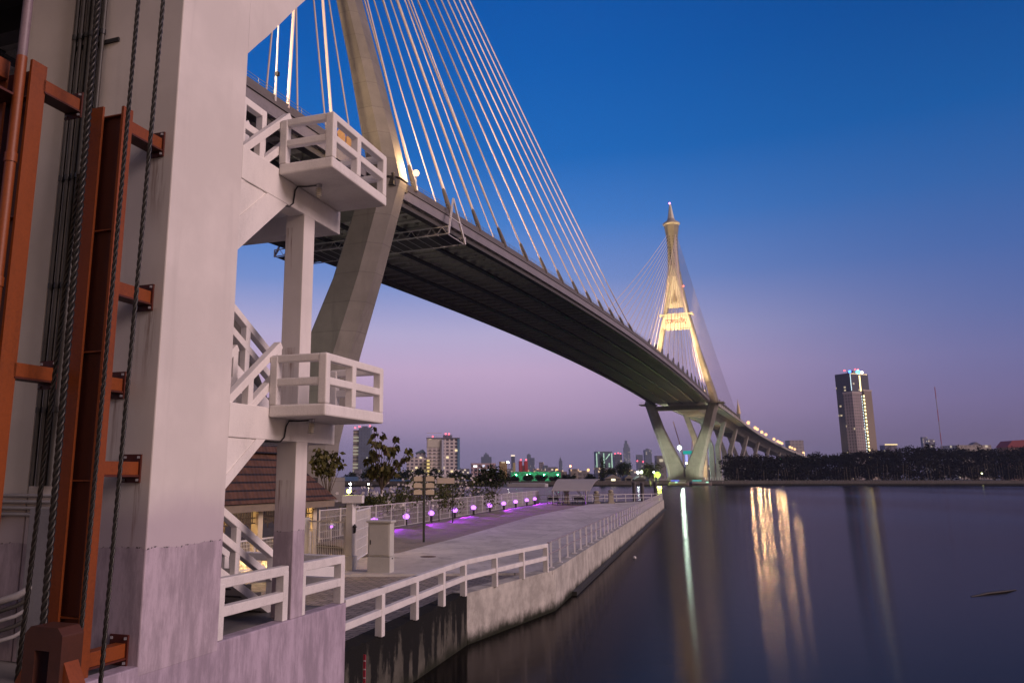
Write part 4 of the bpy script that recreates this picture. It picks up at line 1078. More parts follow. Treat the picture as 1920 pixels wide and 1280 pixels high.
# shrubs with white flowers behind the fence
def shrub(label, x, y, h, w, mat, flowers=True, n=800, size=.20):
    s_ = thing('flowering_shrub' if flowers else 'shrub', label, 'shrub', (x,y,1.1), group='shrubs behind the mesh fence')
    mb = MB()
    for j in range(5):
        a = j*1.3+x; mb.tube([(x,y,1.1),(x+.3*w*math.cos(a)*.5,y+.3*w*math.sin(a)*.5,1.1+h*.4),(x+.55*w*math.cos(a),y+.5*w*math.sin(a),1.1+h*.75)], [.05,.04,.02], 5)
    mb.build('stem', BARK, s_)
    mb = MB()
    for j in range(9):
        q = (x+rng.normal()*w*.42, y+rng.normal()*w*.35, 1.1+h*(.35+.55*rng.random())); leaf_cloud(mb, q, (w*.34,w*.34,h*.22), n//9, size, 0, .3)
    mb.build('foliage', mat, s_)
    if flowers:
        fl = MB()
        for j in range(46):
            q = Vector((x+rng.normal()*w*.42, y-.1+rng.normal()*w*.35, 1.1+h*(.4+.7*rng.random())))
            nrm = (Vector((0,-1,.5))+Vector(rng.normal(size=3))*.5).normalized(); u = nrm.orthogonal().normalized(); v = nrm.cross(u)
            for k in range(5):
                a = k*2*PI/5; b = a+.9; fl.add([q, q+(u*math.cos(a)+v*math.sin(a))*.085, q+(u*math.cos((a+b)/2)+v*math.sin((a+b)/2))*.11, q+(u*math.cos(b)+v*math.sin(b))*.085], [(0,1,2,3)])
        fl.build('petal', M('white_petal', (.62,.58,.56), .6, .1, 5), s_)
sh = [(690,56,2.3,2.2,True),(716,59,2.6,2.6,True),(745,62,2.9,2.6,True),(775,65,2.9,2.8,True),(800,69,3.7,3.0,True),(826,73,3.4,3.0,True),(846,76,3.8,3.0,True),(868,79,3.4,3.2,True),(892,84,2.9,3.2,False),(655,53,1.9,1.8,False)]
sl_ = ['white-flowered shrub behind the fence, right of the gate pier','low white-flowered shrub under the slender tree','white-flowered shrub just left of the six-plate signpost','white-flowered shrub behind the six-plate signpost','tall white-flowered shrub just right of the signpost',
       'white-flowered shrub below the blank notice board','white-flowered shrub right of the blank notice board','white-flowered shrub left of the round dark tree','flowerless dark shrub under the round dark tree','small dark shrub behind the gate pier']
for (x, d, h, w, fl), lb in zip(sh, sl_): shrub(lb, gx(x,d), d, h, w, LEAF_MID if fl else LEAF_DK, fl)
# trees on the near bank
D_ = 58.0
def T_at(px, py, d): q = at(px, py, d); return q
bx_ = gx(712, D_); base = (bx_, D_, 1.1)
bl = [(642,0,0)]
pts = [(700,800,.25),(702,812,.42),(716,816,.40),(742,820,.35),(697,826,.42),(710,830,.62),(722,838,.55),(698,845,.5),(735,843,.62),(744,836,.5),(728,853,.42),(765,843,.42),(706,852,.6),(693,862,.6),(742,862,.5),(757,859,.5),(748,868,.45),(768,855,.3)]
blobs = []
for x, y, r in pts: q = at(x, y, D_+rng.normal()*.5); blobs.append((q.x-base[0], q.y-base[1], q.z-base[2], r*.60, 1.0))
for x, y, r in ((712,880,1.5),(722,874,1.3),(703,884,1.1),(730,884,1.1)):
    q = at(x, y, D_); blobs.append((q.x-base[0], q.y-base[1], q.z-base[2], r*.62, .7))
tree('slender_tree', 'slender tree with sparse drooping leaf clusters above the fence', base, 7.0, blobs, 760, .40, LEAF_OL, .48, .10, .55, shell=.1)
D_ = 52.0; base = (gx(612,D_), D_, 1.1); blobs = []
for x, y, r in ((600,848,.7),(592,862,.7),(610,858,.8),(622,870,.7),(634,860,.5),(640,872,.4),(606,875,.7),(596,880,.5),(618,884,.6),(630,848,.35)):
    q = at(x, y, D_+rng.normal()*.4); blobs.append((q.x-base[0], q.y-base[1], q.z-base[2], r*.75, .9))
tree('small_tree', 'small olive leaved tree in front of the near tower foot', base, 5.4, blobs, 430, .34, LEAF_OL, .5, .07, .5, shell=.1)
D_ = 91.0; base = (gx(921,D_), D_, 1.1); blobs = []
for x, y, r in ((920,888,1.5),(903,895,1.2),(938,893,1.3),(915,900,1.4),(930,902,1.3),(950,898,.9),(892,901,.9),(924,881,.9),(905,884,.8),(942,884,.6)):
    q = at(x, y, D_+rng.normal()*.6); blobs.append((q.x-base[0], q.y-base[1], q.z-base[2], r*.93, .75))
tree('round_tree', 'dark round-crowned tree just behind the fence near its far end', base, 4.2, blobs, 1900, .26, LEAF_DK, .34, .10, 0, shell=.25)

# ------------------------------------------------------------------ pier end: canopy, pillars, railings, piles
dk = thing('pier_deck', 'dark timber pier deck under the curved canopy', 'pier', (13.2,106,1.2))
PO = lambda px, d, z: (gx(px,d), d, z)
mb = MB(); a, b, c_, d_ = (12.6,103,0), (19.6,106.6,0), (23.2,116.6,0), (13.4,114.5,0)
mb.prism([a[:2], (17.9,104.6), (24.6,115.4), (24.0,118), d_[:2]], 'z', .75, 1.27); mb.build('deck', M('dark_timber_deck', (.06,.05,.045), .8, .35, 1.5), dk)
mb = MB()
for q in ((13,103.4),(15.2,104),(17.4,104.6),(14,113),(20,117)): mb.tube([(q[0],q[1],-1.5),(q[0],q[1],.8)], .15, 8)
mb.build('pile', BLACKM, dk)
for z in (1.75, 2.25):
    mb = MB()
    for a_, b_ in zip([(12.7,103.1),(17.9,104.7),(21.2,110.2)], [(17.9,104.7),(21.2,110.2),(24.5,115.4)]): mb.beam((a_[0],a_[1],z), (b_[0],b_[1],z), .07, .07)
    mb.build('railing', METALG, dk)
for k in range(9):
    t_ = k/8; x_, y_ = 12.7+5.2*t_, 103.1+1.6*t_
    MB().beam((x_,y_,.9), (x_,y_,2.3), .07, .07).build('railing_post', BLACKM, dk)
cn = thing('canopy', 'grey curved awning roof on branching posts over the pier deck', 'canopy', (17.5,108,1.27))
x0, x1 = gx(1030,108), gx(1100,108); zc0, zc1 = gz(919.5,106), gz(898,112)
mb = MB(); nseg = 14; top = []; bot = []
for i in range(nseg+1):
    t_ = i/nseg; y = 106+7*t_; z = zc0+(zc1-zc0)*math.sin(t_*PI/2)
    xs_ = x0+t_*1.9, x1+t_*2.6
    top.append([(xs_[0],y,z+.03),(xs_[1],y,z+.03)]); bot.append((xs_,y,z-.03))
rings = [[(q[0][0],q[0][1],q[0][2]), (q[1][0],q[1][1],q[1][2]), (b_[0][1],b_[1],b_[2]), (b_[0][0],b_[1],b_[2])] for q, b_ in zip(top, bot)]
mb.loft(rings, smooth=False); mb.build('awning', M('grey_awning', (.36,.34,.33), .6, .15, .8), cn)
for x in (x0+.15, x1-.5):
    mb = MB(); zb_ = 1.27
    mb.tube([(x,106.1,zb_),(x,106.1,zc0-.03)], .12, 8)
    if x > x0+1:
        for dx, dy in ((-.9,0),(.9,.3),(.35,2.6),(-.35,2.6),(1.4,3.2)): mb.tube([(x,107.6,zb_+.7),(x+dx*.5,107.6+dy*.4,zb_+1.1),(x+dx,107.6+dy,zc0+.05*dy)], .05, 6)
    mb.build('canopy_post', METALG, cn)
mb = MB(); xm = gx(1052,107)
for dx in (-.75,-.3,.3,.75): mb.tube([(xm,107.4,1.27),(xm+dx*.35,107.4,1.9),(xm+dx,107.4,zc0-.02)], .055, 6)
mb.build('canopy_post', METALG, cn)
for k, (px0, hh, lb) in enumerate(((1061,2.3,'tall pale stone pillar under the canopy'),(1117,1.6,'stone pillar with planter beside the canopy'),(1144,1.75,'stone planter pillar right of the canopy'))):
    x = gx(px0,109); sp = thing('stone_pillar', lb, 'pillar', (x,109,1.3), group='stone pillars at the pier end')
    STN = M('pale_pillar_stone', (.34,.31,.24), .8, .25, 4)
    MB().loft([[(x+a*w_,109+b*w_,1.3+z) for a, b in ((-1,-1),(1,-1),(1,1),(-1,1))] for w_, z in ((.42,0),(.42,.18),(.30,.22),(.27,hh*.62),(.36,hh*.66),(.36,hh*.74))]).build('shaft', STN, sp)
    MB().lathe([(.2,hh*.74),(.34,hh*.86),(.36,hh*.92),(.1,hh)], (x,109,1.3), 12).build('urn', STN, sp)
for k, (px0, lb) in enumerate(((1037,'dark bench left of the tall stone pillar'),(1085,'pair of dark chairs under the canopy'),)):
    x = gx(px0,110); bn = thing('pier_bench', lb, 'bench', (x,110,1.27))
    mb = MB(); mb.box(x-.7, x+.7, 109.8, 110.2, 1.66, 1.72); mb.build('seat', BLACKM, bn)
    mb = MB(); mb.box(x-.7, x+.7, 110.2, 110.25, 1.75, 2.2); mb.build('backrest', BLACKM, bn)
    for s in (-1, 1): MB().box(x+s*.6-.04, x+s*.6+.04, 109.85, 110.2, 1.27, 1.66).build('leg', BLACKM, bn)
pr = thing('pier_railing', 'low pale railing closing the end of the concrete promenade', 'railing', (24,117,1.3))
ends = [(12.8,112.0),(19.4,114.4),(24.2,117.6),(31.6,122.6)]
mb = MB()
for z in (1.75, 2.25):
    for a, b in zip(ends, ends[1:]): mb.beam((a[0],a[1],z), (b[0],b[1],z), .06, .06)
mb.build('bar', METALW, pr)
for a, b in zip(ends, ends[1:]):
    n = 5
    for j in range(n): t_ = j/n; MB().beam((a[0]+(b[0]-a[0])*t_, a[1]+(b[1]-a[1])*t_, 1.2), (a[0]+(b[0]-a[0])*t_, a[1]+(b[1]-a[1])*t_, 2.3), .09, .09).build('post', METALW, pr)
for k, (px0, py0, d, lb) in enumerate(((1188,905,130,'left mooring pile of the three in the water past the pier'),(1203,906,134,'middle mooring pile of the three past the pier'),(1228,905,140,'right mooring pile of the three, nearest the wall end'))):
    x = gx(px0,d); pp = MB().tube([(x,d,-2),(x,d,gz(py0,d))], .30, 12); pp.lathe([(.36,-.1),(.36,.08),(.1,.2)], (x,d,gz(py0,d)), 12)
    setp(pp.build('mooring_pile', M('dark_pile', (.08,.075,.08), .7, .3, 2), base=(x,d,0)), lb, 'pile', 'mooring piles past the pier')
bu = at(1190,1047,1); wq = Vector((0,0,HC)) + ray(1190,1046)*(HC/-ray(1190,1046).z)
fb = MB().ball((wq.x,wq.y,.03), .10, 10, 6); setp(fb.build('float_buoy', METALW, base=(wq.x,wq.y,0)), 'small white float on the dark water off the river wall', 'buoy')
# ------------------------------------------------------------------ far bank
def lampthing(name, label, px, py, d, em, r=.5, z0=1.5, group=None, head='lamp', pw=0, col=(1,1,1), hood=False):
    q = at(px, py, d); f = thing(name, label, 'street lamp', (q.x,d,z0), group=group)
    MB().tube([(q.x,d,z0),(q.x,d,q.z-r*.6)], .1, 6).build('lamp_post', METALG, f)
    MB().ball(q, r, 10, 7).build(head, em, f)
    if hood: MB().lathe([(.2,1.15),(2.4,.75),(2.5,.65),(.2,1.0)], (q.x,q.y,q.z), 14).build('lamp_hood', METALG, f)  # lid added to keep the lamp's light off the deck underside
    if pw: glow(f, (q.x, q.y-1.3*r, q.z-.3*r), pw, col, r*.8)
    return f
YG = EM('yellow_green_far_lamp', (.62,1,.12), 2.2)
lampthing('street_lamp', 'brightest yellow-green lamp on the far bank, left of the far tower foot', 1233, 889.5, 452, YG, 1.6, pw=9000, col=(.72,1,.12), hood=True)
lampthing('street_lamp', 'left of two small white-green lamps by the far houses', 1196, 885, 452, EM('cool_far_lamp', (.75,.95,.9), 90), .5)
lampthing('street_lamp', 'right of two small white-green lamps by the far houses', 1203, 884.5, 452, EM('green_far_lamp', (.85,1,.55), 110), .5)
lampthing('street_lamp', 'tiny blue-white lamp left of the brightest yellow-green lamp', 1226, 885, 452, EM('cool_far_lamp', (.75,.95,.9), 90), .3)
lampthing('street_lamp', 'starry white lamp high between the far tower legs', 1274, 839, 620, EM('white_far_lamp', (.88,1,.92), 3), 1.8, pw=22000, col=(.70,1,.80), hood=True)
lampthing('street_lamp', 'warm lamp in the V of the far tower', 1288.5, 875, 545, EM('warm_strong_lamp', (1,.66,.30), 2.4), .7, pw=26000, col=(1,.66,.34), group='small lamps behind the far tower')
lampthing('street_lamp', 'pale lamp just above the warm one in the V of the far tower', 1287, 868, 560, EM('pale_far_lamp', (1,.9,.6), 40), .4, group='small lamps behind the far tower')
lampthing('street_lamp', 'warm lamp between the first viaduct piers, lower of two', 1336, 877.5, 640, EM('warm_strong_lamp', (1,.66,.30), 2.4), .5, pw=22000, col=(1,.62,.28), group='small lamps behind the far tower')
lampthing('street_lamp', 'white lamp between the first viaduct piers, upper of two', 1337, 869.5, 640, EM('white_small_lamp', (.9,.9,1), 40), .4, group='small lamps behind the far tower')
lampthing('street_lamp', 'white lamp in the fork of the third viaduct pier', 1373.5, 843, 900, EM('white_small_lamp', (.9,.9,1), 40), .5, group='small lamps behind the far tower')
lampthing('street_lamp', 'orange lamp on the left skyline above the green strip', 1044, 881.5, 900, EM('orange_city_lamp', (1,.5,.16), 2.6), 1.7, group='city lamps on the left skyline')
lampthing('street_lamp', 'orange lamp on the left skyline near the cypress', 1103, 880.5, 900, EM('orange_city_lamp', (1,.5,.16), 2.6), 1.4, group='city lamps on the left skyline')
lampthing('street_lamp', 'white mast lamp beside the orange roofed building', 952.5, 866, 800, EM('white_city_lamp', (.95,1,.9), 80), .9, group='city lamps on the left skyline')
lampthing('street_lamp', 'red lamp on a mast on the left skyline', 1069.5, 873.5, 1200, EM('red_city_lamp', (1,.16,.06), 30), 1.2, group='city lamps on the left skyline')
lampthing('street_lamp', 'green-white lamp in front of the green lit strip', 989.5, 890.5, 450, EM('green_white_lamp', (.5,1,.55), 150), .4, group='city lamps on the left skyline')
lampthing('street_lamp', 'white starry lamp on the far left quay above the gate pier', 657, 907, 380, EM('white_city_lamp', (.95,1,.9), 80), .5, group='city lamps on the left skyline')
lampthing('street_lamp', 'pale yellow lamp right of the starry lamp on the far left quay', 691, 907, 380, EM('pale_far_lamp', (1,.9,.6), 40), .35, group='city lamps on the left skyline')
for k, (x, y) in enumerate(((1458,857),(1464,861),(1469,861))):
    lampthing('street_lamp', ['leftmost','middle','rightmost'][k]+' of three green lamps over the dark trees', x, y, 560, EM('green_small_lamp', (.1,1,.45), 12), .35, z0=10, group='green lamps over the dark trees')
lampthing('street_lamp', 'dim pale lamp low among the right bank trees', 1841, 887, 540, EM('dim_yellow_lamp', (.8,.9,.4), 6), .5)
# green glow strip: lit warehouse front
wl = thing('lit_shed', 'long low shed front washed in green light across the river', 'shed', (gx(1000,470),470,1.5))
MB().box(gx(958,470), gx(1052,470), 470, 476, 1.5, gz(884,470)).build('wall', M('green_lit_wall', (.08,.40,.22), .7, .3, .2), wl)  # green glow is put into the wall colour
for k in range(4):
    q = at(968+26*k, 889.5, 466); MB().ball(q, .25, 8, 6).build('wall_lamp', EM('green_wall_lamp', (.1,1,.5), 110), wl)
# teal lit crane cabin between the far tower legs
tk = thing('lit_crane', 'dockside crane with a teal lit cabin seen between the far tower legs', 'crane', (gx(1290,640),640,1.5))
x0 = gx(1290,640)
MB().box(x0-2.2, x0+5.2, 636, 642, gz(851,640), gz(845,640)).build('cabin', EM('teal_glow', (.02,.42,.36), .9), tk)
mb = MB()
for dx in (-3.5, 1, 5): mb.beam((x0+dx,640,1.5), (x0+dx*.8,640,gz(851,640)), .7, .7)
mb.beam((x0-3,640,gz(851,640)), (x0-9,640,gz(790,640)), .5, .5); mb.beam((x0+4,640,gz(845,640)), (x0+5.5,640,gz(815,640)), .5, .5)
mb.build('lattice', M('crane_steel', (.40,.22,.14), .6, .2, 1), tk)
MB().box(x0-1.2, x0-.2, 637, 640, gz(866,640), gz(852,640)).build('lit_ladder', EM('blue_white_glow', (.45,.45,1), 1.1), tk)
# houses on the far bank
def house(label, px0, px1, pyt, pye, d, wallc, roofc, glow=None, arch=False):
    x0, x1 = gx(px0,d), gx(px1,d); zt_, ze = gz(pyt,d), gz(pye,d)
    h = thing('bank_house', label, 'house', ((x0+x1)/2,d,1.5))
    MB().box(x0+.5, x1-.5, d, d+8, 1.5, ze).build('wall', M('house_wall_%d' % px0, wallc, .8, .2, .5), h)
    MB().prism([(x0,ze-.02),(x1,ze-.02),((x0+x1)/2,zt_)], 'y', d-.8, d+8.8).build('roof', M('house_roof_%d' % px0, roofc, .8, .25, .5), h)
    if glow:
        q = at(glow[0], glow[1], d); MB().box(q.x-1.1, q.x+1.1, d-.06, d-.01, q.z-1.1, q.z+1.1).build('lit_window', EM('house_window', (1,.88,.55), 1.8), h)
    if arch: MB().box((x0+x1)/2-1.2, (x0+x1)/2+1.2, d-.05, d-.01, 1.6, ze-.2).build('door', M('dark_door', (.02,.02,.02), .8), h)
house('pale roofed riverside house with one bright window', 1132, 1166, 889, 897, 440, (.22,.21,.2), (.24,.22,.2), (1150,900))
house('small gabled riverside house with an open porch', 1170, 1187, 890, 896, 440, (.28,.26,.22), (.26,.24,.22), None, True)
house('low dark boat shed beside the gabled house', 1188, 1212, 893, 899, 446, (.10,.10,.09), (.12,.12,.11))
# boats moored below the far tower
def boat(label, px0, px1, pyw, d, stripe, glow):
    x0, x1 = gx(px0,d), gx(px1,d); b = thing('river_boat', label, 'boat', ((x0+x1)/2,d,0))
    L = x1-x0
    hull = MB(); hull.loft([[(x0+L*t_,d-1.9*w_,1.1+sh_),(x0+L*t_,d-1.4*w_,.05),(x0+L*t_,d+1.4*w_,.05),(x0+L*t_,d+1.9*w_,1.1+sh_)] for t_, w_, sh_ in ((0,.35,.35),(.08,.8,.15),(.3,1,0),(.75,1,.05),(.92,.7,.35),(1,.12,.9))])
    hull.build('hull', M('boat_hull', (.16,.13,.12), .6, .3, .5), b)
    MB().box(x0+L*.08, x0+L*.8, d-1.5, d+1.5, 1.0, 2.2).build('cabin', M('boat_cabin', (.30,.30,.32), .6, .2, 1), b)
    MB().box(x0+L*.04, x0+L*.86, d-1.8, d+1.8, 2.75, 2.9).build('roof', M('boat_roof', (.35,.36,.38), .6, .2, 1), b)
    for t_ in (.1,.34,.58,.8): MB().box(x0+L*t_-.06, x0+L*t_+.06, d-1.55, d-1.45, 2.2, 2.76).build('post', METALW, b)
    MB().box(x0+L*.1, x0+L*.5, d-1.88, d-1.8, 2.45, 2.8).build('light_strip', EM(stripe[0], stripe[1], 1.6), b)
    MB().box(x0+L*glow, x0+L*(glow+.12), d-1.56, d-1.51, 1.4, 2.1).build('lit_window', EM('boat_window_'+stripe[0], (.5,.9,.65), 1.2), b)
boat('river boat with a blue light strip moored under the far tower, left of the pair', 1252, 1291, 903, 458, ('blue_strip', (.04,.08,1)), .3)
boat('river boat with green lit windows moored under the far tower, right of the pair', 1292, 1334, 903, 462, ('teal_strip', (.05,.5,.45)), .7)
jt = thing('landing_stage', 'dark floating landing stage in front of the moored boats', 'pontoon', (gx(1268,430),430,0))
MB().box(gx(1248,430), gx(1280,430), 428, 432, .0, .45).build('deck', BLACKM, jt)
qr = thing('quay_railing', 'row of pale posts along the quay right of the moored boats', 'railing', (gx(1350,470),470,2.5))
for k in range(8): x = gx(1334+5*k,474); MB().box(x-.14, x+.14, 485.6, 485.9, 2.5, 4.4).build('post', METALW, qr)
MB().box(gx(1333,474), gx(1371,474), 485.7, 485.8, 4.3, 4.4).build('bar', METALW, qr)

# trees on the far bank
def blob_tree(name, label, px0, px1, pyt, d, mat, n=1500, size=.9, nb=9, base_z=1.5, group=None, tall=False, cat='tree'):
    xc, w, zt_ = gx((px0+px1)/2,d), gx(px1,d)-gx(px0,d), gz(pyt,d); h = zt_-base_z
    blobs = []
    for k in range(nb):
        if tall: t_ = k/(nb-1); blobs.append((rng.normal()*w*.06, rng.normal()*w*.06, h*(.12+.83*t_), w*.5*(1-.75*t_)+.3, 1.5))
        else:
            a = rng.random()*6.28; rr = w*.30*math.sqrt(rng.random()); zz = h*(.42+.42*rng.random())*(1-.25*(rr/(w*.4)))
            blobs.append((rr*math.cos(a), rr*math.sin(a), zz, min(w*.27,h*.34)*(.7+.5*rng.random()), .8))
    T = tree(name, label, (xc,d,base_z), h, blobs, n, size, mat, .4, max(.15,h*.018), 0, group, .35)
    return T
blob_tree('cypress_tree', 'dark columnar cypress left of the riverside houses', 1121, 1139, 854, 445, LEAF_DK, 1100, .8, 8, tall=True)
blob_tree('riverside_tree', 'tall dark tree behind the pale roofed riverside house', 1150, 1186, 858, 456, LEAF_DK, 1700, .8, 10)
blob_tree('riverside_tree', 'low dark tree between the cypress and the lit house', 1134, 1160, 873, 458, LEAF_DK, 1100, .8, 8)
blob_tree('riverside_tree', 'round tree lit green by the lamp beside the far tower', 1199, 1244, 862, 462, LEAF_MID, 2300, .8, 12)
blob_tree('riverside_tree', 'low dark tree left of the cypress above the canopy', 1084, 1122, 883, 450, LEAF_DK, 1100, .8, 8)
blob_tree('riverside_tree', 'dark tree at the left end of the green lit shed', 1050, 1086, 888, 446, LEAF_DK, 900, .8, 8)
k = 0
for x0, x1, yt in ((640,676,884),(672,712,872),(706,742,878),(742,776,877),(768,806,876),(800,838,874),(836,866,880),(862,890,887),(948,978,890),(974,1004,888),(1000,1030,889),(1026,1056,891)):
    blob_tree('bank_tree', 'dark tree in the row on the left far bank, ' + ('under the two-tone tower block','behind the slender tree','right of the slender tree','left of the signpost','under the stepped wing','under the white hotel block','right of the hotel foot','left of the pink office','left end of the green strip','second along the green strip','third along the green strip','right end of the green strip')[k],
              x0, x1, yt, 436+4*(k%3), LEAF_DK, 750, 1.0, 8, group='dark trees on the left far bank'); k += 1
# blue roofed sheds on the left quay
def shed(label, px0, px1, pyt, pye, d, wallc, roofc):
    x0, x1 = gx(px0,d), gx(px1,d); s_ = thing('quay_shed', label, 'shed', ((x0+x1)/2,d,1.5))
    MB().box(x0, x1, d, d+10, 1.5, gz(pye,d)).build('wall', M('shed_wall_%d' % px0, wallc, .8, .25, .3), s_)
    MB().prism([(d-1,gz(pye,d)),(d+11,gz(pye,d)),(d+5,gz(pyt,d))], 'x', x0-.5, x1+.5).build('roof', M('shed_roof_%d' % px0, roofc, .6, .2, .6), s_)
shed('long blue-roofed shed on the left quay behind the slender tree', 718, 778, 899, 904, 424, (.07,.09,.11), (.03,.13,.24))
shed('grey shed on the left quay under the two-tone tower', 640, 668, 893, 902, 426, (.10,.12,.15), (.10,.16,.22))
shed('pale low shed at the right of the left quay', 866, 905, 899, 905, 426, (.22,.2,.22), (.22,.22,.26))
bg = thing('river_barge', 'long pale barge lying along the left far bank', 'barge', (gx(985,400),400,0))
MB().loft([[(x,400-3*w_,1.5),(x,400-2.4*w_,.05),(x,400+2.4*w_,.05),(x,400+3*w_,1.5)] for x, w_ in ((gx(944,400),.3),(gx(950,400),1),(gx(1020,400),1),(gx(1027,400),.3))]).build('hull', M('barge_hull', (.42,.42,.46), .6, .15, .3), bg)
MB().box(gx(948,400), gx(1022,400), 398.2, 401.8, 1.5, 1.9).build('hatch_cover', M('barge_hatch', (.25,.26,.30), .7, .2, .3), bg)

# mangrove belt on the right bank: one mass, reads as a wood
rng2 = np.random.default_rng(3)
mb = MB(); tk_ = MB()
LEAF_WOOD = leaf_mat('mangrove_leaf', (.004,.005,.002), (.010,.010,.005), (.020,.015,.008))
def top_y(px):
    pts = [(1362,862),(1380,857),(1430,853),(1475,858),(1500,860),(1535,850),(1560,852),(1600,848),(1640,846),(1665,842),(1700,841),(1760,840),(1800,842),(1850,843),(1900,840),(1990,838),(2200,842)]
    for (a, ya), (b, yb) in zip(pts, pts[1:]):
        if px <= b: return ya+(yb-ya)*(px-a)/(b-a)
    return 842
px = 1366.0
while px < 2150:
    d0 = 506 + (px-1366)*.055
    for dd in (8, 22):
        d = d0 + dd + rng2.random()*8
        zt_ = gz(top_y(px) + rng2.normal()*3.4 + 3.0*math.sin(px*.031)*math.sin(px*.083+1) + (2.5 if dd < 10 else 0), d) ; x = gx(px, d); h = zt_-1.5
        w = 3.2 + 2.2*rng2.random()
        for k in range(7):
            zz = 1.5 + h*(.12+.80*rng2.random()); 
            leaf_cloud(mb, (x+rng2.normal()*w*.6, d+rng2.normal()*2.5, zz), (w*.75,w*.75,h*.15), 26, 1.5, 0, .3)
        leaf_cloud(mb, (x,d,zt_-h*.09), (w*.6,w*.6,h*.10), 34, 1.2, 0, .2)
        if rng2.random() < .7: tk_.tube([(x,d-3,1.4),(x+rng2.normal()*.6,d-3,1.5+h*.55)], .16, 5)
    px += 5.2
wd = mb.build('mangrove_wood', LEAF_WOOD, base=(300,530,1.5)); setp(wd, kind='stuff')
setp(wd, 'dark mangrove wood along the right far bank', 'wood')
tb = tk_.build('wood_trunks', BARK, wd if False else None, base=(300,530,1.5)) if False else None
BASE[wd] = (WORLD, Vector((300,530,1.5))); tk_.build('trunk', BARK, wd)['kind'] = 'stuff'

fbq = Vector((0,0,HC)) + ray(1868,1112)*(HC/-ray(1868,1112).z)
br2 = MB().tube([(fbq.x-1.6,fbq.y-.9,.0),(fbq.x-.5,fbq.y-.2,.03),(fbq.x+.6,fbq.y+.35,.04),(fbq.x+1.5,fbq.y+1.0,.01)], [.03,.06,.055,.02], 6)
setp(br2.build('floating_branch', M('wet_wood', (.02,.016,.012), .5, .3, 3), base=tuple(fbq)), 'thin dark branch drifting on the open river, lower right', 'branch')
# ------------------------------------------------------------------ skyline
def block(name, label, px0, px1, pyt, d, mat, depth=None, parts=(), cat='building', group=None, rz=0, zb=1.5):
    x0, x1 = gx(px0,d), gx(px1,d); w = x1-x0; z1 = gz(pyt,d); dp = depth or max(8, w*.8)
    b = thing(name, label, cat, ((x0+x1)/2,d+dp/2,zb), group=group)
    m = MB(); m.cbox(((x0+x1)/2,d+dp/2,(zb+z1)/2), w, dp, z1-zb, rz); m.build('wall', mat, b)
    return b, x0, x1, z1, d, dp
def redlights(b, pts, em=None, r=.7):
    for q in pts: MB().ball(q, r, 8, 6).build('beacon', em or EM('red_roof_light', (1,.10,.14), 4), b)
# tall dark tower on the right
d = 900.0; rz = math.radians(24)
tt = thing('tower_block', 'tall dark tower block with lit window strips on the right skyline', 'building', (gx(1625,d),d+14,1.5))
x = gx(1627,d); zT = gz(693,d); zM = gz(737,d)
F_UP = facade('dark_glass_tower', (.050,.052,.085), (.03,.035,.06), 3.6, 3.4, .05, (1,.8,.5), .5)
F_LO = facade('brown_flats', (.33,.27,.28), (.09,.08,.09), 3.2, 3.3, .02, (1,.8,.5), .6, frac=(.25,.75,.2,.8))
F_PL = M('brown_plain_render', (.25,.205,.165), .8, .2, .05)
def rb(cx_, cy_, w, dpt, z0, z1, name, m, r=0, par=tt): 
    v = Matrix.Rotation(rz, 3, 'Z') @ Vector((cx_, cy_, 0)); return MB().cbox((x+v.x, d+14+v.y, (z0+z1)/2), w, dpt, z1-z0, rz).build(name, m, par)
rb(0, 0, 28.0, 20, 1.5, zT-3.5, 'core', F_UP)
rb(-8.6, -6.0, 14.4, 12.0, 1.5, zM, 'left_wing', F_LO)
rb(9.2, -3.5, 12.0, 16.0, 1.5, zM+3, 'right_wing', F_PL)
rb(-8.6, -6.0, 15.2, 12.8, zM+.05, zM+1.6, 'roof_band', M('pale_band', (.45,.40,.40), .8)); rb(9.2, -3.5, 13.0, 16.8, zM+3.05, zM+4.6, 'roof_band', M('pale_band', (.45,.4,.4), .8))
LITW, LITC = EM('lit_window_warm', (1,.80,.36), 3.2), EM('lit_window_cool', (.70,.92,1), 1.7)
n = 23
for k in range(n):
    z = 5 + k*(zM-5)/n; rb(2.4, -11.62, 2.1, .1, z, z+2.2, 'lit_window', LITW)
for k in range(8): z = zM+3+k*(zT-zM-9)/8; rb(0.4, -10.1, 1.9, .1, z, z+2.4, 'lit_window', LITW)
for k in range(30):
    z = 4 + k*(zM-5)/30; rb(-1.6, -12.1, .8, .1, z, z+1.5, 'lit_window', LITC)
for k in range(12): z = zM+3+k*(zT-zM-7)/12; rb(-13.9, -10.1, .8, .1, z, z+1.5, 'lit_window', LITC)
for cx_, cy_, m, r in ((-13.4,-9.5,EM('blue_roof_sign', (.05,.2,1), 6),1.5),(-1.2,-10.2,EM('cyan_roof_sign', (.12,.65,1), 4),2.3),(5.6,-9.6,EM('white_roof_lamp', (1,.95,.8), 6),1.5)):
    v = Matrix.Rotation(rz,3,'Z') @ Vector((cx_,cy_,0)); MB().ball((x+v.x,d+14+v.y,zT-2.0), r, 12, 8).build('roof_sign', m, tt)
for k in range(13):
    v = Matrix.Rotation(rz,3,'Z') @ Vector((-12+2.0*k,-9.9,0)); MB().ball((x+v.x,d+14+v.y,zT-4.2), .55, 8, 6).build('parapet_lamp', EM('amber_parapet_lamp', (1,.7,.4), 2.4), tt)
rb(3, 0, 8, 8, zT-3.4, zT+.3, 'plant_room', F_PL)
redlights(tt, [(x-11,d+6,zT-.2),(x+1,d+6,zT+1.2),(x+4,d+6,zT+1)], r=.9)
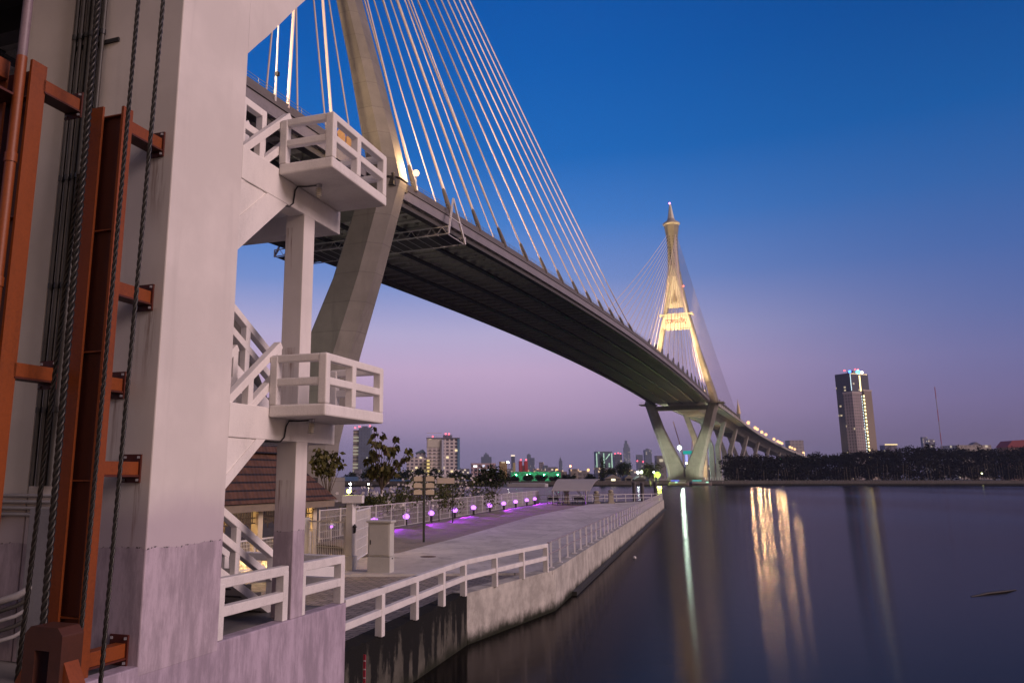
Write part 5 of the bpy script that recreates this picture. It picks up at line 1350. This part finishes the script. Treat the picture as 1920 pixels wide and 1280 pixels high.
# two tone block and hotel on the left
d = 900.0
F_A = facade('cream_offices', (.40,.38,.30), (.12,.12,.12), 30, 3.6, .55, (1,.95,.7), .28, frac=(.0,1,.35,.8))
F_B = facade('blue_grey_offices', (.15,.18,.26), (.10,.12,.19), 3.2, 3.6, .02, (1,.9,.7), .5, frac=(.3,.7,.3,.7))
b, x0, x1, z1, _, dp = block('office_tower', 'two-tone office tower with a cream lit flank beside the near tower foot', 671, 693, 801.5, d, F_B, 24)
MB().box(gx(660.5,d), x0-.02, d+1, d+20, 1.5, z1-2.5).build('lit_flank', F_A, b); MB().box(x0+3, x0+9, d+4, d+14, z1+.01, z1+2).build('plant_room', F_B, b)
redlights(b, [(gx(664,d),d,z1),(gx(672,d),d,z1+1.2),(gx(692,d),d,z1+2)], r=.9)
d = 800.0
F_H = facade('hotel_front', (.78,.70,.70), (.12,.105,.14), 4.2, 3.3, .06, (1,.80,.42), 1.1, frac=(.2,.8,.25,.82))
F_H2 = facade('hotel_side', (.52,.50,.58), (.10,.10,.14), 3.6, 3.3, .04, (1,.8,.45), 1.1, frac=(.3,.7,.3,.75))
b, x0, x1, z1, _, dp = block('hotel_block', 'broad white hotel block with rows of windows on the left skyline', 800, 861.5, 822, d, F_H, 18)
hw = x1-x0
MB().box(x0+hw*.46, x0+hw*.52, d-2.2, d-.02, 1.5, z1-1).build('pier_strip', M('pale_hotel_strip', (.52,.54,.66), .8, .15, .1), b)
MB().box(x0+hw*.94, x1+.4, d-.6, d-.02, 1.5, z1).build('pier_strip', M('blue_hotel_strip', (.12,.22,.36), .8, .15, .1), b)
MB().box(x0-.5, x1+.5, d-.8, d+18.5, z1+.02, z1+.9).build('cornice', M('dark_cornice', (.14,.13,.17), .8), b)
MB().box(x0+hw*.5, x0+hw*.78, d+2, d+12, z1+.92, z1+3.6).build('plant_room', F_B, b)
MB().box(x0+hw*.02, x0+hw*.42, d-.5, d-.02, z1-8.4, z1-.6).build('top_band', M('cream_band', (.62,.58,.50), .8, .1, .1), b)
for k in range(14): MB().box(x0+.3, x0+hw*.45, d-.62, d-.02, 3+3.3*k, 3.35+3.3*k).build('balcony_slab', M('cream_band', (.62,.58,.50), .8), b)
redlights(b, [(x0+hw*.18,d,z1+2),(x0+hw*.58,d,z1+4.6),(x0+hw*.68,d,z1+4.4)], r=.8)
b2, a0, a1, za, _, _ = block('hotel_wing', 'lower stepped white wing left of the hotel block', 762, 799.3, 856.5, d, F_H, 16)
MB().box(a0+9, a1-1, d+3, d+13, za+.02, za+4).build('roof_storey', F_H2, b2)
MB().prism([(a0+8,za+4.05),(a1-.5,za+4.05),((a0+a1)/2+6,za+7.5)], 'y', d+2, d+14).build('roof', M('blue_grey_roof', (.10,.15,.2), .8), b2)
cy_ = thing('stair_core', 'narrow yellow lit stair core between hotel and wing', 'building', (gx(803,d),d-3,1.5))
MB().box(gx(799.5,d), gx(806,d), d-4, d-.7, 1.5, gz(862,d)).build('wall', facade('yellow_stairs', (.4,.35,.2), (.3,.25,.1), 4, 3.3, .8, (1,.75,.25), .8), cy_)
d = 700.0
F_P = facade('pink_office', (.58,.42,.45), (.10,.09,.16), 3.4, 3.4, .1, (.8,.8,1), .9)
b, x0, x1, z1, _, _ = block('office_block', 'low pink office block with one bright white sign', 884, 930, 868, d, F_P, 18)
MB().box(gx(888,d), gx(894.5,d), d-.3, d-.02, gz(875.5,d), gz(872,d)).build('lit_sign', EM('white_sign', (1,1,1), 2.2), b)
def tower(label, px0, px1, pyt, d, col, lit=.06, step=0, name='skyline_tower', lc=(1,.85,.6), ls=.5):
    m = facade('tower_%d_%d' % (px0, int(d)), col, tuple(v*.55 for v in col), 5.5, 5, lit, lc, ls)
    b, x0, x1, z1, _, dp = block(name, label, px0, px1, pyt+step, d, m)
    if step:
        w = x1-x0; MB().box(x0+w*.25, x1-w*.25, d+dp*.2, d+dp*.8, z1+.05, gz(pyt+step*.4,d)).build('setback', m, b); MB().box(x0+w*.4, x1-w*.45, d+dp*.4, d+dp*.6, gz(pyt+step*.4,d)+.05, gz(pyt,d)).build('mast', m, b)
    return b, x0, x1, z1
HAZE_BLUE = (.16,.20,.27)  # evening haze put into the far towers as blue-grey wall colour
tower('hazy stepped tower above the pink office', 903, 922, 848, 2600, HAZE_BLUE, .0, 8)
tower('orange-brown building with a flat roof right of the pink office', 937, 951, 865, 820, (.34,.2,.08), .1)
b, x0, x1, z1 = tower('slim dark tower with a lit crown on the left skyline', 959.5, 966, 855, 1500, (.12,.14,.2), .1); MB().box(x0, x1, 1499, 1510, z1+.1, z1+2.5).build('lit_crown', EM('lit_crown', (1,.8,.6), 1.3), b)
for k, (a, c) in enumerate(((974,979.6),(984,990))):
    b, x0, x1, z1, _, _ = block('silo_tower', ('left','right')[k]+' of the twin red lit silo towers', a, c, 864, 1000, M('red_lit_wall', (.42,.05,.05), .7, .2, .05), cat='silo', group='twin red silo towers'); MB().ball(((x0+x1)/2,998,z1+1.5), .9, 8, 6).build('beacon', EM('red_roof_light', (1,.1,.14), 4), b)  # red is the silos' own wall colour
b, x0, x1, z1, _, _ = block('silo_bridge', 'white link block between the twin red silo towers', 979.8, 983.8, 872, 1003, M('white_silo', (.55,.5,.48), .7), cat='silo')
b, x0, x1, z1, _, _ = block('yellow_mast_building', 'thin pale yellow tower left of the red silos', 962.5, 966.8, 867, 900, M('pale_yellow_wall', (.5,.42,.2), .7, .1, .1))
tower('hazy broad tower right of the red silos', 989, 996, 850, 2400, HAZE_BLUE, .04, 2); tower('hazy lower tower beside the broad hazy one', 996.5, 1003, 858, 2300, HAZE_BLUE, .04)
tower('small hazy tower left of the orange lamp', 1012, 1020, 866, 1800, (.25,.22,.22), .1); tower('low hazy block left of the orange lamp', 1019, 1028, 872, 1600, HAZE_BLUE, .1)
tower('lone hazy tower with a thin spire', 1049, 1055, 856, 2600, HAZE_BLUE, .04, 7)
F_G = facade('green_strip_tower', (.12,.16,.22), (.07,.11,.16), 9, 4, .2, (.6,1,.7), .5, frac=(.3,.6,.1,.9))
b, x0, x1, z1, _, _ = block('flats_tower', 'broad dark tower with pale green vertical light strips', 1119, 1150, 846, 1500, F_G, 20)
for px_ in (1120, 1133.5, 1148.5):
    xx = gx(px_,1500); MB().box(xx-.8, xx+.8, 1499.2, 1499.9, 12, z1-3).build('light_strip', EM('green_strip', (.65,1,.75), .75), b)
xx = gx(1141,1500); MB().beam((xx-4,1499.4,z1-14), (xx+4,1499.4,z1-4), 1.2, 1.2).build('light_strip', EM('green_strip', (.65,1,.75), .75), b)
b, x0, x1, z1 = tower('dark twin-topped tower with red roof lights', 1153, 1168, 851, 1600, (.12,.15,.21), .06); redlights(b, [(x0+2,1599,z1+1),(x0+8,1599,z1+2),(x1-3,1599,z1+1)], r=1.1)
b, x0, x1, z1 = tower('very tall pixelated-looking skyscraper on the skyline left of the far tower', 1172.5, 1183.5, 838, 3600, (.20,.25,.32), .10, 0); 
w = x1-x0; MB().box(x0+w*.12, x1-w*.2, 3602, 3616, z1+.1, gz(831,3600)).build('upper_stage', MATS['tower_1172_3600'] if 'tower_1172_3600' in MATS else MATS['tower_1172.5_3600'] if 'tower_1172.5_3600' in MATS else F_G, b); MB().box(x0+w*.25, x1-w*.4, 3604, 3612, gz(831,3600)+.1, gz(825.5,3600)).build('crown', F_G, b)
b, x0, x1, z1 = tower('hazy tower with red lights between two taller skyline towers', 1196, 1207, 852, 2400, HAZE_BLUE, .08); redlights(b, [(x0,2398,z1-18),(x1,2398,z1-20)], r=2)
tower('hazy broad-topped tower left of the far bridge leg', 1211, 1224, 840, 2600, HAZE_BLUE, .05, 3)
tower('pale white flats partly behind the far bridge leg', 1233, 1250, 854, 760, (.42,.40,.40), .05)
tower('white office block at the end of the approach viaduct', 1486, 1512, 825, 1300, (.40,.36,.40), .03)
b, x0, x1, z1 = tower('low block with a lit roof line right of the tall tower', 1665, 1688, 834, 1300, (.16,.15,.24), .05); MB().box(x0, x1, 1298, 1299.8, z1+.1, z1+1.6).build('lit_roofline', EM('roofline_lamp', (1,.75,.35), 1.5), b)
tower('hazy grey tower below the thin mast', 1738, 1747, 819, 1700, (.22,.22,.30), .1); tower('hazy lit grey tower right next to its twin below the mast', 1748, 1760, 823, 1650, (.22,.22,.30), .18)
b, x0, x1, z1 = tower('long low white building above the right bank trees', 1801, 1866, 834, 1100, (.45,.40,.36), .05)
MB().prism([(x0+20,z1),(x0+34,z1),(x0+27,z1+4)], 'y', 1101, 1110).build('roof', M('dark_cornice', (.1,.1,.12), .8), b)
rb_ = thing('red_roofed_hall', 'dark red roofed hall at the right edge above the trees', 'building', (gx(1912,800),800,1.5))
MB().box(gx(1896,800), gx(1945,800), 800, 815, 1.5, gz(838,800)).build('wall', M('hall_wall', (.2,.12,.1), .8), rb_)
MB().prism([(gx(1894,800),gz(838,800)),(gx(1946,800),gz(838,800)),(gx(1934,800),gz(824,800)),(gx(1906,800),gz(826,800))], 'y', 799, 816).build('roof', M('dark_red_roof', (.26,.035,.045), .7, .2, .2), rb_)
ms = thing('radio_mast', 'thin red and white radio mast standing above the right bank trees', 'mast', (gx(1772,1100),1100,1.5))
x = gx(1772.5,1100); zT = gz(725,1100)
for k in range(8): z0, z1 = 1.5+(zT-1.5)*k/8, 1.5+(zT-1.5)*(k+1)/8; MB().beam((x,1100,z0), (x,1100,z1), .7, .7).build('mast_section', M('mast_red', (.35,.07,.08), .6) if k % 2 else M('mast_grey', (.3,.28,.32), .6), ms)
# low hazy blocks filling the city behind the river, too alike to tell apart
lowlab = 'low pale block in the hazy city beyond the river, left of the far tower'
mats = [facade('low_city_%d' % k, c, tuple(v*.5 for v in c), 4, 3.5, .12, lc, .8) for k, (c, lc) in enumerate((((.30,.27,.27),(1,.7,.4)),((.22,.22,.27),(1,.8,.6)),((.36,.30,.28),(1,.6,.3))))]
for k in range(44):
    px0 = 655+rng.random()*570; d = 620+900*rng.random(); w = 6+16*rng.random()
    block('city_block', lowlab, px0, px0+w, 884-9*rng.random()**1.5-(3 if d > 1200 else 0), d, mats[k % 3], 12, group='low blocks of the hazy city')
lowlab2 = 'small low block behind the piers of the approach viaduct'
for k in range(8):
    px0 = 1300+rng.random()*130; block('city_block', lowlab2, px0, px0+8+8*rng.random(), 872-10*rng.random(), 760+240*rng.random(), mats[k % 3], 12, group='low blocks behind the viaduct')

# ------------------------------------------------------------------ air
t = NT('evening_haze'); pvn = t.n('ShaderNodeVolumePrincipled')
pvn.inputs['Color'].default_value = (.52,.60,.88,1); pvn.inputs['Density'].default_value = HAZE = .00010; pvn.inputs['Anisotropy'].default_value = .0
t.l(pvn.outputs[0], t.out.inputs['Volume'])
setp(MB().box(-3400, 3400, -300, 6800, -3.2, 240).build('haze', t.m, base=(0,3000,0)), kind='stuff')
